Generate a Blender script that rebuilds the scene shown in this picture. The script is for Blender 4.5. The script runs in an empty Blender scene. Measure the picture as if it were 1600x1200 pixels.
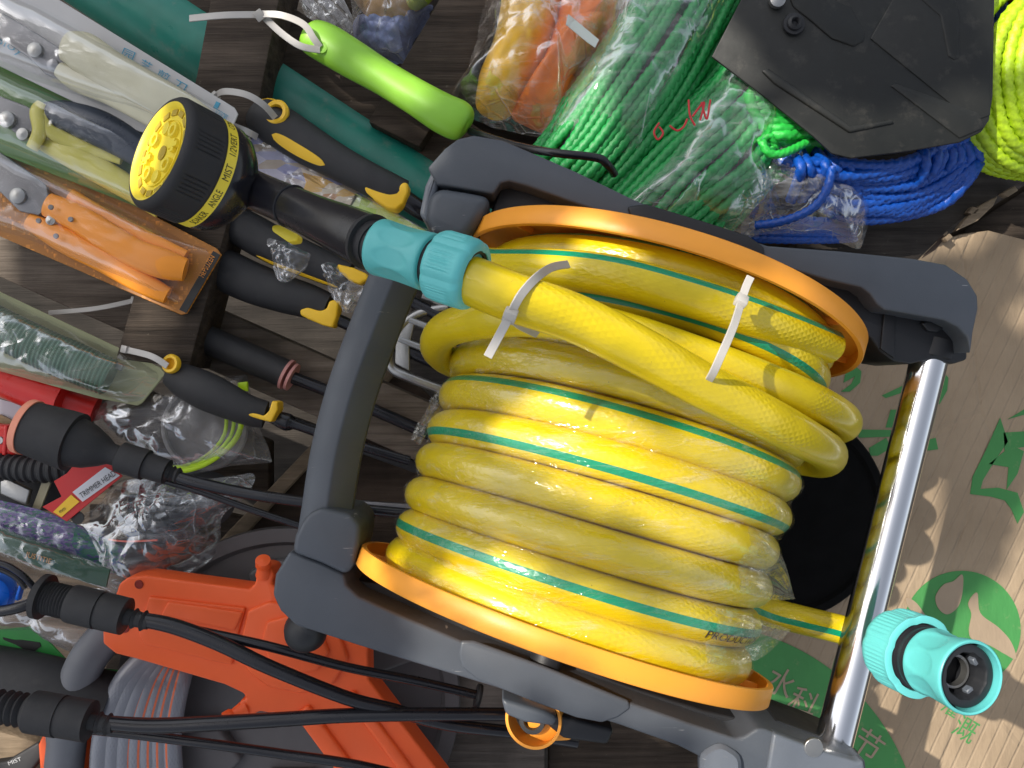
import bpy, bmesh, math, random
from mathutils import Vector, Matrix, noise
random.seed(7)
SC = bpy.context.scene
COL = SC.collection
R = math.radians
# ------------------------------------------------------------ camera, world, sun, exposure
H = 0.75            # camera height over the stall boards (m)
FPX = 1300.0        # focal length in photo pixels (1600 wide)
cam = bpy.data.cameras.new('camera'); cam_o = bpy.data.objects.new('camera', cam); COL.objects.link(cam_o)
cam.sensor_width = 36; cam.lens = FPX / 1600 * 36; cam.clip_start = .01; cam.clip_end = 60
cam_o.location = (0, 0, H); SC.camera = cam_o
SUN_TRAVEL = Vector((.561, -.341, -.755)).normalized()
world = bpy.data.worlds.new('World'); SC.world = world; world.use_nodes = True
wn = world.node_tree.nodes; wl = world.node_tree.links; wn.clear()
sky = wn.new('ShaderNodeTexSky'); sky.sky_type = 'NISHITA'; sky.sun_disc = False
sun_dir = -SUN_TRAVEL
sky.sun_elevation = math.asin(sun_dir.z); sky.sun_rotation = math.atan2(sun_dir.x, sun_dir.y)
sky.air_density = 1.0; sky.dust_density = 2.5
bg = wn.new('ShaderNodeBackground'); bg.inputs[1].default_value = .115
wo = wn.new('ShaderNodeOutputWorld'); hs = wn.new('ShaderNodeHueSaturation'); hs.inputs['Saturation'].default_value = .38; wl.new(sky.outputs[0], hs.inputs['Color']); wl.new(hs.outputs[0], bg.inputs[0]); wl.new(bg.outputs[0], wo.inputs[0])
sl = bpy.data.lights.new('sun', 'SUN'); sl.energy = 3.4; sl.angle = R(.5); sl.color = (1, .93, .82)
so = bpy.data.objects.new('sun', sl); COL.objects.link(so); so.rotation_euler = SUN_TRAVEL.to_track_quat('-Z', 'Y').to_euler()
so.location = (-2, 1.5, 3)
vs = SC.view_settings; SC.display_settings.display_device = 'sRGB'
vs.view_transform = 'Standard'; vs.look = 'None'; vs.exposure = 0.72; vs.gamma = 1; vs.use_curve_mapping = False
SC.render.engine = 'CYCLES'
try:
    SC.cycles.transparent_max_bounces = 24; SC.cycles.max_bounces = 8
except Exception: pass

# ------------------------------------------------------------ helpers
def P(x, y, z=0.0):
    d = H - z
    return Vector(((x - 800) / FPX * d, (600 - y) / FPX * d, z))
def PP(pts, z=None, r=None):
    """pixel path -> world tuples (x,y,z[,r])"""
    out = []
    for p in pts:
        zz = p[2] if len(p) > 2 else z
        v = P(p[0], p[1], zz)
        rr = p[3] if len(p) > 3 else r
        out.append((v.x, v.y, v.z, rr) if rr is not None else (v.x, v.y, v.z))
    return out
def crv(pts, k=8, closed=False):
    n = len(pts); out = []
    def g(i):
        return pts[i % n] if closed else pts[max(0, min(n - 1, i))]
    seg = n if closed else n - 1
    for i in range(seg):
        p0, p1, p2, p3 = g(i-1), g(i), g(i+1), g(i+2)
        for j in range(k):
            t = j / k
            out.append(tuple(.5*((2*b)+(-a+c)*t+(2*a-5*b+4*c-d)*t*t+(-a+3*b-3*c+d)*t**3) for a, b, c, d in zip(p0, p1, p2, p3)))
    if not closed: out.append(tuple(pts[-1]))
    return out
def resample(pts, step):
    out = [tuple(pts[0])]; acc = 0
    for a, b in zip(pts, pts[1:]):
        L = math.dist(a[:3], b[:3])
        if L < 1e-9: continue
        d = step - acc
        while d <= L:
            t = d / L; out.append(tuple(x+(y-x)*t for x, y in zip(a, b))); d += step
        acc = (acc + L) % step
    if math.dist(out[-1][:3], pts[-1][:3]) > step*.3: out.append(tuple(pts[-1]))
    return out
def frames(path, up=None, ref=None):
    V = [Vector(p[:3]) for p in path]; n = len(V); T = []
    for i in range(n):
        d = V[min(i+1, n-1)] - V[max(i-1, 0)]
        T.append(d.normalized() if d.length > 1e-9 else (T[-1] if T else Vector((1, 0, 0))))
    u = Vector(up) if up else Vector((0, 0, 1))
    if abs(u.dot(T[0])) > .98: u = Vector((0, 1, 0))
    out = []
    for i in range(n):
        if ref: u = ref(i)
        u = u - T[i]*u.dot(T[i])
        u.normalize(); w = T[i].cross(u)
        out.append((V[i], T[i], u.copy(), w))
    return out
CIRC = lambda n: [(math.cos(2*math.pi*i/n), math.sin(2*math.pi*i/n)) for i in range(n)]
def RBOX(c=.35, k=3):
    """rounded box section, unit half size"""
    out = []
    for q, (sx, sy) in enumerate([(1, 1), (-1, 1), (-1, -1), (1, -1)]):
        for i in range(k+1):
            a = math.pi/2*(q + i/k)
            out.append((sx*(1-c)+c*math.cos(a), sy*(1-c)+c*math.sin(a)))
    return out
class MB:
    def __init__(s): s.v = []; s.f = []; s.uv = []; s.vs = 0
    def face(s, idx, uv=None): s.f.append(idx); s.uv.append(uv or [(0, 0)]*len(idx))
    def sweep(s, path, sect, up=None, ref=None, caps=True, wh=None, mod=None):
        """path (x,y,z,w[,h]); sect in (up, side) units; mod(i,ang,len)->scale"""
        fr = frames(path, up, ref); n = len(sect); b = len(s.v); L = 0
        rings = []
        for i, (c, t, u, w) in enumerate(fr):
            if i: L += (c - fr[i-1][0]).length
            p = path[i]; sw = p[3]; sh = p[4] if len(p) > 4 else sw
            for j, (a, q) in enumerate(sect):
                m = mod(i, j/n, L) if mod else 1
                s.v.append(c + u*(a*sh*m) + w*(q*sw*m))
            rings.append(L)
        for i in range(len(fr)-1):
            for j in range(n):
                k = (j+1) % n
                o = s.vs(i) if callable(s.vs) else s.vs; o2 = s.vs(i+1) if callable(s.vs) else s.vs
                s.face([b+i*n+j, b+i*n+k, b+(i+1)*n+k, b+(i+1)*n+j],
                       [(rings[i], j/n+o), (rings[i], (j+1)/n+o), (rings[i+1], (j+1)/n+o2), (rings[i+1], j/n+o2)])
        if caps:
            s.face([b+j for j in range(n)][::-1]); s.face([b+(len(fr)-1)*n+j for j in range(n)])
        return s
    def tube(s, path, r=None, n=14, **k):
        if r is not None: path = [tuple(p[:3])+(r,) for p in path]
        return s.sweep(path, CIRC(n), **k)
    def lathe(s, prof, o, d, n=40, up=None, rm=None, closed=False, c0=True, c1=True):
        """prof [(t along d, radius)]"""
        d = Vector(d).normalized(); o = Vector(o); u = Vector(up) if up else Vector((0, 0, 1))
        if abs(u.dot(d)) > .98: u = Vector((0, 1, 0))
        u = (u - d*u.dot(d)).normalized(); w = d.cross(u); b = len(s.v)
        for i, (t, r) in enumerate(prof):
            for j in range(n):
                a = 2*math.pi*j/n; rr = r*(rm(a, i, t) if rm else 1)
                s.v.append(o + d*t + (u*math.cos(a) + w*math.sin(a))*rr)
        m = len(prof)
        for i in range(m if closed else m-1):
            i2 = (i+1) % m
            for j in range(n):
                k = (j+1) % n
                s.face([b+i*n+j, b+i2*n+j, b+i2*n+k, b+i*n+k], [(prof[i][0], j/n), (prof[i2][0], j/n), (prof[i2][0], (j+1)/n), (prof[i][0], (j+1)/n)])
        if not closed:
            if c0 and prof[0][1] > 1e-6: s.face([b+j for j in range(n)])
            if c1 and prof[-1][1] > 1e-6: s.face([b+(m-1)*n+j for j in range(n)][::-1])
        return s
    def prism(s, poly, zt, th):
        """polygon in photo pixels at height zt, straight sides down by th"""
        pts = [P(x, y, zt) for x, y in poly]
        return s.prismw(pts, th)
    def prismw(s, pts, th):
        A = sum(a.x*b.y-b.x*a.y for a, b in zip(pts, pts[1:]+pts[:1]))
        if A < 0: pts = pts[::-1]
        b = len(s.v); n = len(pts)
        s.v += [Vector(p) for p in pts] + [Vector((p.x, p.y, p.z-th)) for p in pts]
        s.face(list(range(b, b+n)), [(p.x, p.y) for p in pts]); s.face([b+n+i for i in range(n)][::-1])
        for i in range(n):
            j = (i+1) % n; s.face([b+i, b+n+i, b+n+j, b+j])
        return s
    def pillow(s, poly, z0, h, pw=3, cr=0, cs=40, seed=0, rings=22, N=110, solid=True, smooth=True, fold=0, slope=None):
        pts = [(x, y) for x, y in poly]
        if smooth: pts = crv(pts, 6, closed=True)
        pts = resample([(x, y, 0) for x, y in pts]+[(pts[0][0], pts[0][1], 0)], sum(math.dist(a, b) for a, b in zip(pts, pts[1:]+pts[:1]))/N)[:-1]
        W = [P(p[0], p[1], z0) for p in pts]; n = len(W)
        c = sum(W, Vector())/n; b = len(s.v); sv = Vector((seed*7.3, seed*3.1, seed))
        for i in range(rings+1):
            t = 1 - i/rings*.985
            for p in W:
                q = c + (p-c)*t
                z = h*(1-t**pw)
                if cr:
                    e = min(1, (1-t)*6+.25)
                    a = noise.noise(q*cs+sv); vd = noise.voronoi(q*cs*1.1+sv*2)[0]; a2 = min(1, (vd[1]-vd[0])*2.2)-.4; vd = noise.voronoi(q*cs*2.7+sv)[0]; a3 = min(1, (vd[1]-vd[0])*2.0)-.3
                    z += cr*e*(a*.8 + a2*.7 + a3*.35)
                    if i == 0: q = q + Vector((a2, a, 0))*cr*.5
                if slope: z += slope[0]*(q.x-c.x)+slope[1]*(q.y-c.y)
                s.v.append(Vector((q.x, q.y, z0+z)))
        for i in range(rings):
            for j in range(n):
                k = (j+1) % n; s.face([b+i*n+j, b+i*n+k, b+(i+1)*n+k, b+(i+1)*n+j])
        s.face([b+rings*n+j for j in range(n)])
        if solid:
            b2 = len(s.v)
            for p in W: s.v.append(Vector((p.x, p.y, z0-.001)))
            for j in range(n):
                k = (j+1) % n; s.face([b2+j, b2+k, b+k, b+j])
            s.face([b2+j for j in range(n)][::-1])
        return s
    def patch(s, path, s0, s1, ac, aw, off=.0006, up=None, nu=16, nv=8, ref=None, sect_scale=(1, 1)):
        """elliptic patch lying on a swept tube (angles in degrees from up)"""
        fr = frames(path, up, ref); m = len(fr)-1; b = len(s.v)
        for layer in (off, -.0006):
            for i in range(nu+1):
                x = -1+2*i/nu; f = (s0+(s1-s0)*(i/nu))*m; k = min(int(f), m-1); t = f-k
                c = fr[k][0].lerp(fr[k+1][0], t); u = fr[k][2]; w = fr[k][3]
                pa, pb = path[k], path[k+1]
                sw = pa[3]+(pb[3]-pa[3])*t; sh = (pa[4]+(pb[4]-pa[4])*t) if len(pa) > 4 else sw
                hw = math.sqrt(max(0, 1-abs(x)**2.6))
                for j in range(nv+1):
                    a = R(ac + aw*hw*(-1+2*j/nv))
                    s.v.append(c + u*math.cos(a)*(sh+layer) + w*math.sin(a)*(sw+layer))
        N = (nu+1)*(nv+1)
        for i in range(nu):
            for j in range(nv):
                q = [i*(nv+1)+j, i*(nv+1)+j+1, (i+1)*(nv+1)+j+1, (i+1)*(nv+1)+j]
                s.face([b+k for k in q]); s.face([b+N+k for k in q][::-1])
        bd = [i*(nv+1) for i in range(nu+1)] + [nu*(nv+1)+j for j in range(1, nv+1)] + [i*(nv+1)+nv for i in range(nu-1, -1, -1)] + [j for j in range(nv-1, 0, -1)]
        for a, c in zip(bd, bd[1:]+bd[:1]): s.face([b+a, b+c, b+N+c, b+N+a])
        return s
    def box(s, c, hx, hy, hz, ax=(1, 0, 0), ay=(0, 1, 0)):
        c = Vector(c); ax = Vector(ax).normalized(); ay = Vector(ay).normalized(); az = ax.cross(ay); b = len(s.v)
        for k in (-1, 1):
            for (i, j) in ((-1, -1), (1, -1), (1, 1), (-1, 1)): s.v.append(c+ax*i*hx+ay*j*hy+az*k*hz)
        for q in ((3, 2, 1, 0), (4, 5, 6, 7), (0, 1, 5, 4), (1, 2, 6, 5), (2, 3, 7, 6), (3, 0, 4, 7)): s.face([b+k for k in q])
        return s
    shrink = None
    def build(s, name, mat, parent=None, smooth=True, bevel=0, seg=3, sharp=38, subdiv=0):
        if MB.shrink: s.v = [MB.shrink[0]+(v-MB.shrink[0])*MB.shrink[1] for v in s.v]
        me = bpy.data.meshes.new(name)
        base = root_loc(parent) if parent else None
        vv = s.v
        if base is None:
            lo = Vector((min(v.x for v in vv), min(v.y for v in vv), min(v.z for v in vv))); hi = Vector((max(v.x for v in vv), max(v.y for v in vv), max(v.z for v in vv)))
            base = Vector(((lo.x+hi.x)/2, (lo.y+hi.y)/2, lo.z))
        me.from_pydata([tuple(v-base) for v in vv], [], s.f)
        uvl = me.uv_layers.new(name='UVMap')
        flat = [c for f in s.uv for uv in f for c in uv]
        if len(flat) == 2*len(me.loops): uvl.data.foreach_set('uv', flat)
        bm = bmesh.new(); bm.from_mesh(me)
        if bevel:
            bmesh.ops.bevel(bm, geom=[e for e in bm.edges if len(e.link_faces) == 2 and e.calc_face_angle(0) > .5], offset=bevel, segments=seg, profile=.5, affect='EDGES', clamp_overlap=True)
        bmesh.ops.recalc_face_normals(bm, faces=bm.faces) if bevel else None
        bm.to_mesh(me); bm.free()
        if smooth:
            me.polygons.foreach_set('use_smooth', [True]*len(me.polygons)); me.set_sharp_from_angle(angle=R(sharp))
        me.materials.append(mat)
        o = bpy.data.objects.new(name, me); COL.objects.link(o)
        if parent: o.parent = parent
        else: o.location = base
        return o
def root_loc(p):
    while p.parent: p = p.parent
    return Vector(p.location)
def thing(name, label, cat, loc, group=None):
    o = bpy.data.objects.new(name, None); COL.objects.link(o); o.empty_display_size = .02
    o.location = loc; return tag(o, label, cat, group)
def tag(o, label, cat, group=None, kind=None):
    if label: o['label'] = label
    if cat: o['category'] = cat
    if group: o['group'] = group
    if kind: o['kind'] = kind
    return o
def text_mesh(body):
    cu = bpy.data.curves.new('t', 'FONT'); cu.body = body; cu.size = 1; cu.resolution_u = 3
    o = bpy.data.objects.new('t', cu); COL.objects.link(o)
    dg = bpy.context.evaluated_depsgraph_get(); e = o.evaluated_get(dg); me = e.to_mesh()
    v = [tuple(p.co) for p in me.vertices]; f = [tuple(p.vertices) for p in me.polygons]
    e.to_mesh_clear(); bpy.data.objects.remove(o); bpy.data.curves.remove(cu)
    return v, f
def add_text(mb, body, fn, bold=0):
    v, f = text_mesh(body)
    if not v: return mb
    x0 = min(p[0] for p in v); x1 = max(p[0] for p in v); y0 = min(p[1] for p in v); y1 = max(p[1] for p in v)
    b = len(mb.v)
    for p in v: mb.v.append(fn((p[0]-x0)/(x1-x0), (p[1]-y0)/(y1-y0)))
    for q in f: mb.face([b+i for i in q])
    return mb
def text_px(mb, body, p0, p1, hpx, z, flip=False):
    """text from pixel p0 to p1 (baseline), height hpx upward"""
    dx, dy = p1[0]-p0[0], p1[1]-p0[1]; L = math.hypot(dx, dy); nx, ny = dy/L, -dx/L
    if flip: nx, ny = -nx, -ny
    return add_text(mb, body, lambda a, c: P(p0[0]+dx*a+nx*hpx*c, p0[1]+dy*a+ny*hpx*c, z))

# ------------------------------------------------------------ materials
MATS = {}
def node_mat(name):
    m = bpy.data.materials.new(name); m.use_nodes = True; nt = m.node_tree
    b = nt.nodes['Principled BSDF']; MATS[name] = m
    return m, nt, b
def bump_chain(nt, b, h, strength, dist=.001, prev=None):
    bp = nt.nodes.new('ShaderNodeBump'); bp.inputs['Strength'].default_value = strength; bp.inputs['Distance'].default_value = dist
    nt.links.new(h, bp.inputs['Height'])
    if prev: nt.links.new(prev, bp.inputs['Normal'])
    if b: nt.links.new(bp.outputs[0], b.inputs['Normal'])
    return bp.outputs[0]
def coords(nt, scale=(1, 1, 1), rot=0, kind='Object'):
    tc = nt.nodes.new('ShaderNodeTexCoord'); mp = nt.nodes.new('ShaderNodeMapping')
    mp.inputs['Scale'].default_value = scale; mp.inputs['Rotation'].default_value = (0, 0, rot)
    nt.links.new(tc.outputs[kind], mp.inputs[0]); return mp.outputs[0]
def noise_n(nt, vec, scale, det=4, rough=.55):
    n = nt.nodes.new('ShaderNodeTexNoise'); n.inputs['Scale'].default_value = scale; n.inputs['Detail'].default_value = det; n.inputs['Roughness'].default_value = rough
    nt.links.new(vec, n.inputs['Vector']); return n.outputs['Fac']
def ramp(nt, fac, stops):
    r = nt.nodes.new('ShaderNodeValToRGB'); nt.links.new(fac, r.inputs[0]); e = r.color_ramp.elements
    while len(e) < len(stops): e.new(.5)
    for el, (p, c) in zip(e, stops):
        el.position = p; el.color = (c[0], c[1], c[2], 1) if not isinstance(c, (int, float)) else (c, c, c, 1)
    return r.outputs[0]
def math_n(nt, op, a, b=None, c=None):
    m = nt.nodes.new('ShaderNodeMath'); m.operation = op
    for i, x in enumerate((a, b, c)):
        if x is None: continue
        if isinstance(x, (int, float)): m.inputs[i].default_value = x
        else: nt.links.new(x, m.inputs[i])
    return m.outputs[0]
def mixc(nt, fac, a, b):
    m = nt.nodes.new('ShaderNodeMix'); m.data_type = 'RGBA'
    for sock, x in ((m.inputs['Factor'], fac), (m.inputs[6], a), (m.inputs[7], b)):
        if isinstance(x, (int, float)): sock.default_value = x
        elif isinstance(x, tuple): sock.default_value = (x[0], x[1], x[2], 1)
        else: nt.links.new(x, sock)
    return m.outputs[2]
def plastic(name, col, rough=.4, var=.12, bump=.15, bs=900, dirt=0, metal=0, coat=0, scratch=0, sss=0):
    m, nt, b = node_mat(name); v = coords(nt)
    f = noise_n(nt, v, 22, 5); lo = tuple(c*(1-var) for c in col); hi = tuple(min(1, c*(1+var)) for c in col)
    c = ramp(nt, f, [(.3, lo), (.7, hi)])
    if dirt:
        d = ramp(nt, noise_n(nt, v, 60, 8, .7), [(.56, 0.), (.74, dirt)]); c = mixc(nt, d, c, (.28, .25, .21))
    if scratch:
        v2 = coords(nt, (40, 400, 40), .6); d = ramp(nt, noise_n(nt, v2, 1.2, 3), [(.69, 0.), (.72, scratch)])
        g = ramp(nt, noise_n(nt, v, 14, 3), [(.5, 0.), (.62, 1.)]); c = mixc(nt, math_n(nt, 'MULTIPLY', d, g), c, (.4, .4, .4))
    nt.links.new(c, b.inputs['Base Color']); b.inputs['Metallic'].default_value = metal
    rr = ramp(nt, noise_n(nt, v, 50, 5), [(.3, max(.03, rough-.08)), (.7, min(1, rough+.1))]); nt.links.new(rr, b.inputs['Roughness'])
    if coat: b.inputs['Coat Weight'].default_value = coat; b.inputs['Coat Roughness'].default_value = .12
    if bump: bump_chain(nt, b, noise_n(nt, v, bs, 3), bump, .0004)
    return m
def wood(name, c1, c2, ang, rough=.8):
    m, nt, b = node_mat(name); v = coords(nt, (3, 60, 30), ang); v0 = coords(nt)
    g = noise_n(nt, v, 2.2, 8, .65); fine = noise_n(nt, coords(nt, (8, 260, 100), ang), 3, 4)
    c = ramp(nt, g, [(.3, c1), (.7, c2)]); blotch = ramp(nt, noise_n(nt, v0, 14, 5), [(.35, .55), (.7, 1.15)])
    mm = nt.nodes.new('ShaderNodeMix'); mm.data_type = 'RGBA'; mm.blend_type = 'MULTIPLY'; mm.inputs['Factor'].default_value = 1
    nt.links.new(c, mm.inputs[6]); nt.links.new(blotch, mm.inputs[7]); c = mm.outputs[2]
    dust = ramp(nt, noise_n(nt, v0, 150, 6, .7), [(.66, 0.), (.72, .35)]); c = mixc(nt, dust, c, (.25, .22, .18))
    nt.links.new(c, b.inputs['Base Color']); b.inputs['Roughness'].default_value = rough; b.inputs['Specular IOR Level'].default_value = .25
    a = bump_chain(nt, None, g, .8, .003); bump_chain(nt, b, fine, .7, .001, a)
    return m
def film(name, haze=.10, tint=(.95, .96, .97), bs=60, rough=.07, refl=1.6, streak=(1, 1, 1), rot=0, bd=.0012, cap=.4, crease=.5, patch=0, pm=(.5, .64)):
    m, nt, b = node_mat(name); nt.nodes.remove(b); out = nt.nodes['Material Output']
    v = coords(nt, streak, rot)
    w1 = noise_n(nt, v, bs, 4, .55)
    wob_ = nt.nodes.new('ShaderNodeTexNoise'); wob_.inputs['Scale'].default_value = bs*.5; nt.links.new(v, wob_.inputs['Vector'])
    va = nt.nodes.new('ShaderNodeVectorMath'); va.operation = 'MULTIPLY_ADD'; va.inputs[1].default_value = (.02, .02, .02); nt.links.new(wob_.outputs['Color'], va.inputs[0]); nt.links.new(v, va.inputs[2])
    def edge(sc_, wd):
        vo = nt.nodes.new('ShaderNodeTexVoronoi'); vo.feature = 'DISTANCE_TO_EDGE'; vo.inputs['Scale'].default_value = sc_; nt.links.new(va.outputs[0], vo.inputs['Vector'])
        return ramp(nt, vo.outputs['Distance'], [(0., 1.), (wd, 0.)])
    e1_, e2_ = edge(bs*1.1, .05), edge(bs*2.6, .08)
    rid = math_n(nt, 'ADD', e1_, math_n(nt, 'MULTIPLY', e2_, .5))
    rid = math_n(nt, 'MULTIPLY', rid, ramp(nt, noise_n(nt, v, bs*.5, 3), [(.45, 0.), (.6, crease)]))
    hgt = math_n(nt, 'ADD', w1, math_n(nt, 'MULTIPLY', rid, .6))
    nrm = bump_chain(nt, None, hgt, .9, bd)
    fr = nt.nodes.new('ShaderNodeFresnel'); fr.inputs[0].default_value = 1.5; nt.links.new(nrm, fr.inputs['Normal'])
    fac = math_n(nt, 'MULTIPLY', fr.outputs[0], refl)
    hz = math_n(nt, 'MULTIPLY', ramp(nt, noise_n(nt, v, bs*.35, 6, .65), [(.35, .15), (.7, 1.)]), haze)
    hz = math_n(nt, 'ADD', hz, math_n(nt, 'MULTIPLY', rid, min(.5, haze*1.3+.1)))  # white along the creases painted in as highlights
    if patch:
        pv = coords(nt, (2, 14, 5), rot); pn = ramp(nt, noise_n(nt, pv, 9, 7, .68), [(pm[0], 0.), (pm[1], 1.)]); hz = math_n(nt, 'ADD', hz, math_n(nt, 'MULTIPLY', pn, patch))  # streaky white patches painted in as film highlights
    tr = nt.nodes.new('ShaderNodeBsdfTransparent'); gl = nt.nodes.new('ShaderNodeBsdfGlossy'); gl.inputs['Roughness'].default_value = rough
    nt.links.new(nrm, gl.inputs['Normal']); gl.inputs[0].default_value = (.95, .97, 1, 1)
    df = nt.nodes.new('ShaderNodeBsdfDiffuse'); df.inputs[0].default_value = (*tint, 1); nt.links.new(nrm, df.inputs['Normal'])
    m1 = nt.nodes.new('ShaderNodeMixShader'); nt.links.new(hz, m1.inputs[0]); nt.links.new(tr.outputs[0], m1.inputs[1]); nt.links.new(df.outputs[0], m1.inputs[2])
    fac = math_n(nt, 'MINIMUM', fac, cap); hz = hz
    m2 = nt.nodes.new('ShaderNodeMixShader'); nt.links.new(fac, m2.inputs[0]); nt.links.new(m1.outputs[0], m2.inputs[1]); nt.links.new(gl.outputs[0], m2.inputs[2])
    nt.links.new(m2.outputs[0], out.inputs[0]); return m
def hose_mat(name, col, stripe, sw=.034, braid=.28, spot=None):
    m, nt, b = node_mat(name); tc = nt.nodes.new('ShaderNodeTexCoord'); sp = nt.nodes.new('ShaderNodeSeparateXYZ'); nt.links.new(tc.outputs['UV'], sp.inputs[0])
    u, v = sp.outputs[0], sp.outputs[1]; vo = coords(nt)
    d = math_n(nt, 'ABSOLUTE', math_n(nt, 'SUBTRACT', math_n(nt, 'FRACT', v), .5))
    msk = math_n(nt, 'LESS_THAN', d, sw)
    f = noise_n(nt, vo, 30, 5); c = ramp(nt, f, [(.3, tuple(x*.86 for x in col)), (.7, tuple(min(1, x*1.08) for x in col))])
    sp_ = ramp(nt, noise_n(nt, vo, 420, 2), [(.76, 0.), (.79, .6)]); c = mixc(nt, sp_, c, (.1, .07, .02))
    c = mixc(nt, msk, c, stripe); nt.links.new(c, b.inputs['Base Color'])
    b.inputs['Roughness'].default_value = .3; b.inputs['Coat Weight'].default_value = .35; b.inputs['Coat Roughness'].default_value = .1
    b.inputs['Subsurface Weight'].default_value = 0
    K = 19; Lm = .0066; tp = 2*math.pi
    a1 = math_n(nt, 'SINE', math_n(nt, 'ADD', math_n(nt, 'MULTIPLY', v, tp*K), math_n(nt, 'MULTIPLY', u, tp/Lm)))
    a2 = math_n(nt, 'SINE', math_n(nt, 'SUBTRACT', math_n(nt, 'MULTIPLY', v, tp*K), math_n(nt, 'MULTIPLY', u, tp/Lm)))
    hb = math_n(nt, 'MAXIMUM', a1, a2); am = ramp(nt, noise_n(nt, vo, 26, 3), [(.42, .05), (.6, 1.)])
    n1 = bump_chain(nt, None, math_n(nt, 'MULTIPLY', hb, am), braid, .0004)
    bump_chain(nt, b, noise_n(nt, vo, 160, 4), .25, .0006, n1)
    return m
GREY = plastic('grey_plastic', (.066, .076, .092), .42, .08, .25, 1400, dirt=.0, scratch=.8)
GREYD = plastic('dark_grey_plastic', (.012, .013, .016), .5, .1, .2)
GREYL = plastic('pale_worn_grey_plastic', (.10, .115, .14), .4, .1, .2, dirt=.25, scratch=.8)  # paler than the frame grey; on the elbow strip it stands for sun
OLIVE = GREY
FLANGE = plastic('flange_orange_plastic', (.92, .36, .035), .42, .05, .12, 1200)
HOSE = hose_mat('yellow_hose_pvc', (.70, .53, .006), (.0, .27, .13))
GHOSE = hose_mat('grey_hose_pvc', (.20, .21, .24), (.65, .13, .04), .016, .3)
CHROME, _nt, _b = node_mat('chrome'); _b.inputs['Metallic'].default_value = 1; _b.inputs['Base Color'].default_value = (.82, .83, .85, 1); _b.inputs['Roughness'].default_value = .13
bump_chain(_nt, _b, noise_n(_nt, coords(_nt, (1, 1, 1)), 30, 3), .05, .001)
STEEL = plastic('brushed_steel', (.38, .38, .37), .33, .15, .3, 500, metal=.9)
DSTEEL = plastic('dull_steel', (.22, .22, .23), .38, .2, .3, 500, metal=.7)
TURQ = plastic('turquoise_plastic', (.10, .46, .455), .36, .05, .08)
TURQD = plastic('turquoise_lip', (.12, .52, .52), .4, .05, .08)
for _q in (): pass
BLACK = plastic('black_rubber', (.014, .014, .015), .45, .1, .3, 1500)
BLACKG = plastic('gloss_black_plastic', (.012, .012, .016), .22, .1, .05, 300)
BLACKM = plastic('matt_black_grip', (.018, .018, .02), .6, .1, .6, 2500, dirt=.05)
TOOLY = plastic('tool_yellow', (.86, .52, .02), .45, .06, .15)
NOZY = plastic('nozzle_yellow', (.88, .70, .05), .42, .04, .08)
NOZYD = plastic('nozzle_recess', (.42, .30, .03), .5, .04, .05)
LIME = plastic('lime_green_grip', (.25, .54, .04), .38, .05, .1)
WHITE = plastic('white_nylon', (.46, .44, .41), .35, .05, .1)
TEAL = plastic('teal_pipe_paint', (.015, .20, .15), .35, .18, .3, 120, dirt=.35, scratch=.3)
RED = plastic('red_plastic', (.60, .02, .015), .33, .1, .1, 200)
REDC = plastic('red_card', (.55, .02, .02), .5, .06, .05)
ORNG = plastic('reel_orange_plastic', (.86, .115, .02), .5, .05, .12)
PINK = plastic('pink_ring', (.52, .24, .22), .5)
SALM = plastic('salmon_rim', (.85, .32, .20), .5)
INK = plastic('black_ink', (.012, .012, .012), .5, 0, 0)
FL_HOSE = film('stretch_film', .006, (.85, .82, .7), 40, .09, 1.0, (1, 4, 2), .33, bd=.0016, cap=.085, crease=.8, patch=.20, pm=(.57, .68))
FL_PULL = film('pulled_film', .12, (.8, .78, .62), 40, .12, 1.0, (1, 4, 2), .33, bd=.0012, cap=.3, crease=1, patch=.12)
FL_BAG = film('clear_bag', .20, (.62, .64, .66), 32, .14, .9, (1, 1, 1), .9, cap=.35, crease=.8, patch=.22, pm=(.5, .66))
FL_BAG2 = film('milky_bag', .38, (.55, .54, .54), 24, .2, .7)
FL_BL = film('blister', .03, (.9, .92, .9), 9, .10, .8, bd=.0006, cap=.22, crease=.15)
FL_BL2 = film('blister_haze', .16, (.62, .64, .50), 16, .14, .9, (1, 3, 1), -.5, bd=.001, cap=.3)
FL_ROPE = film('rope_bag', .15, (.62, .70, .64), 30, .14, .9, (1, 1, 1), .9, bd=.0016, cap=.3, crease=.9, patch=.3, pm=(.5, .7))
FL_OR = film('crumpled_bag', .14, (.85, .76, .68), 24, .14, 1.0, (1, 1, 1), .9, bd=.0018, cap=.3, crease=1, patch=.35, pm=(.52, .66))
WOODD = wood('dark_weathered_wood', (.026, .018, .012), (.098, .074, .056), R(28))
WOODV = wood('dark_post_wood', (.024, .017, .012), (.11, .084, .064), R(-75))
WOODG = wood('grey_weathered_wood', (.08, .062, .048), (.21, .172, .14), R(26))
WOODB = wood('brown_board_wood', (.05, .034, .024), (.10, .07, .052), R(-50))
WOODX = wood('pallet_plank_wood', (.06, .05, .042), (.17, .145, .125), R(88))
WOODR = wood('dark_plank_wood', (.028, .023, .02), (.085, .072, .062), R(-24))  # dark grey brown grain of the plank under the blue rope
WOODL = wood('pale_plank_wood', (.20, .15, .10), (.38, .29, .2), R(26))
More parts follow.
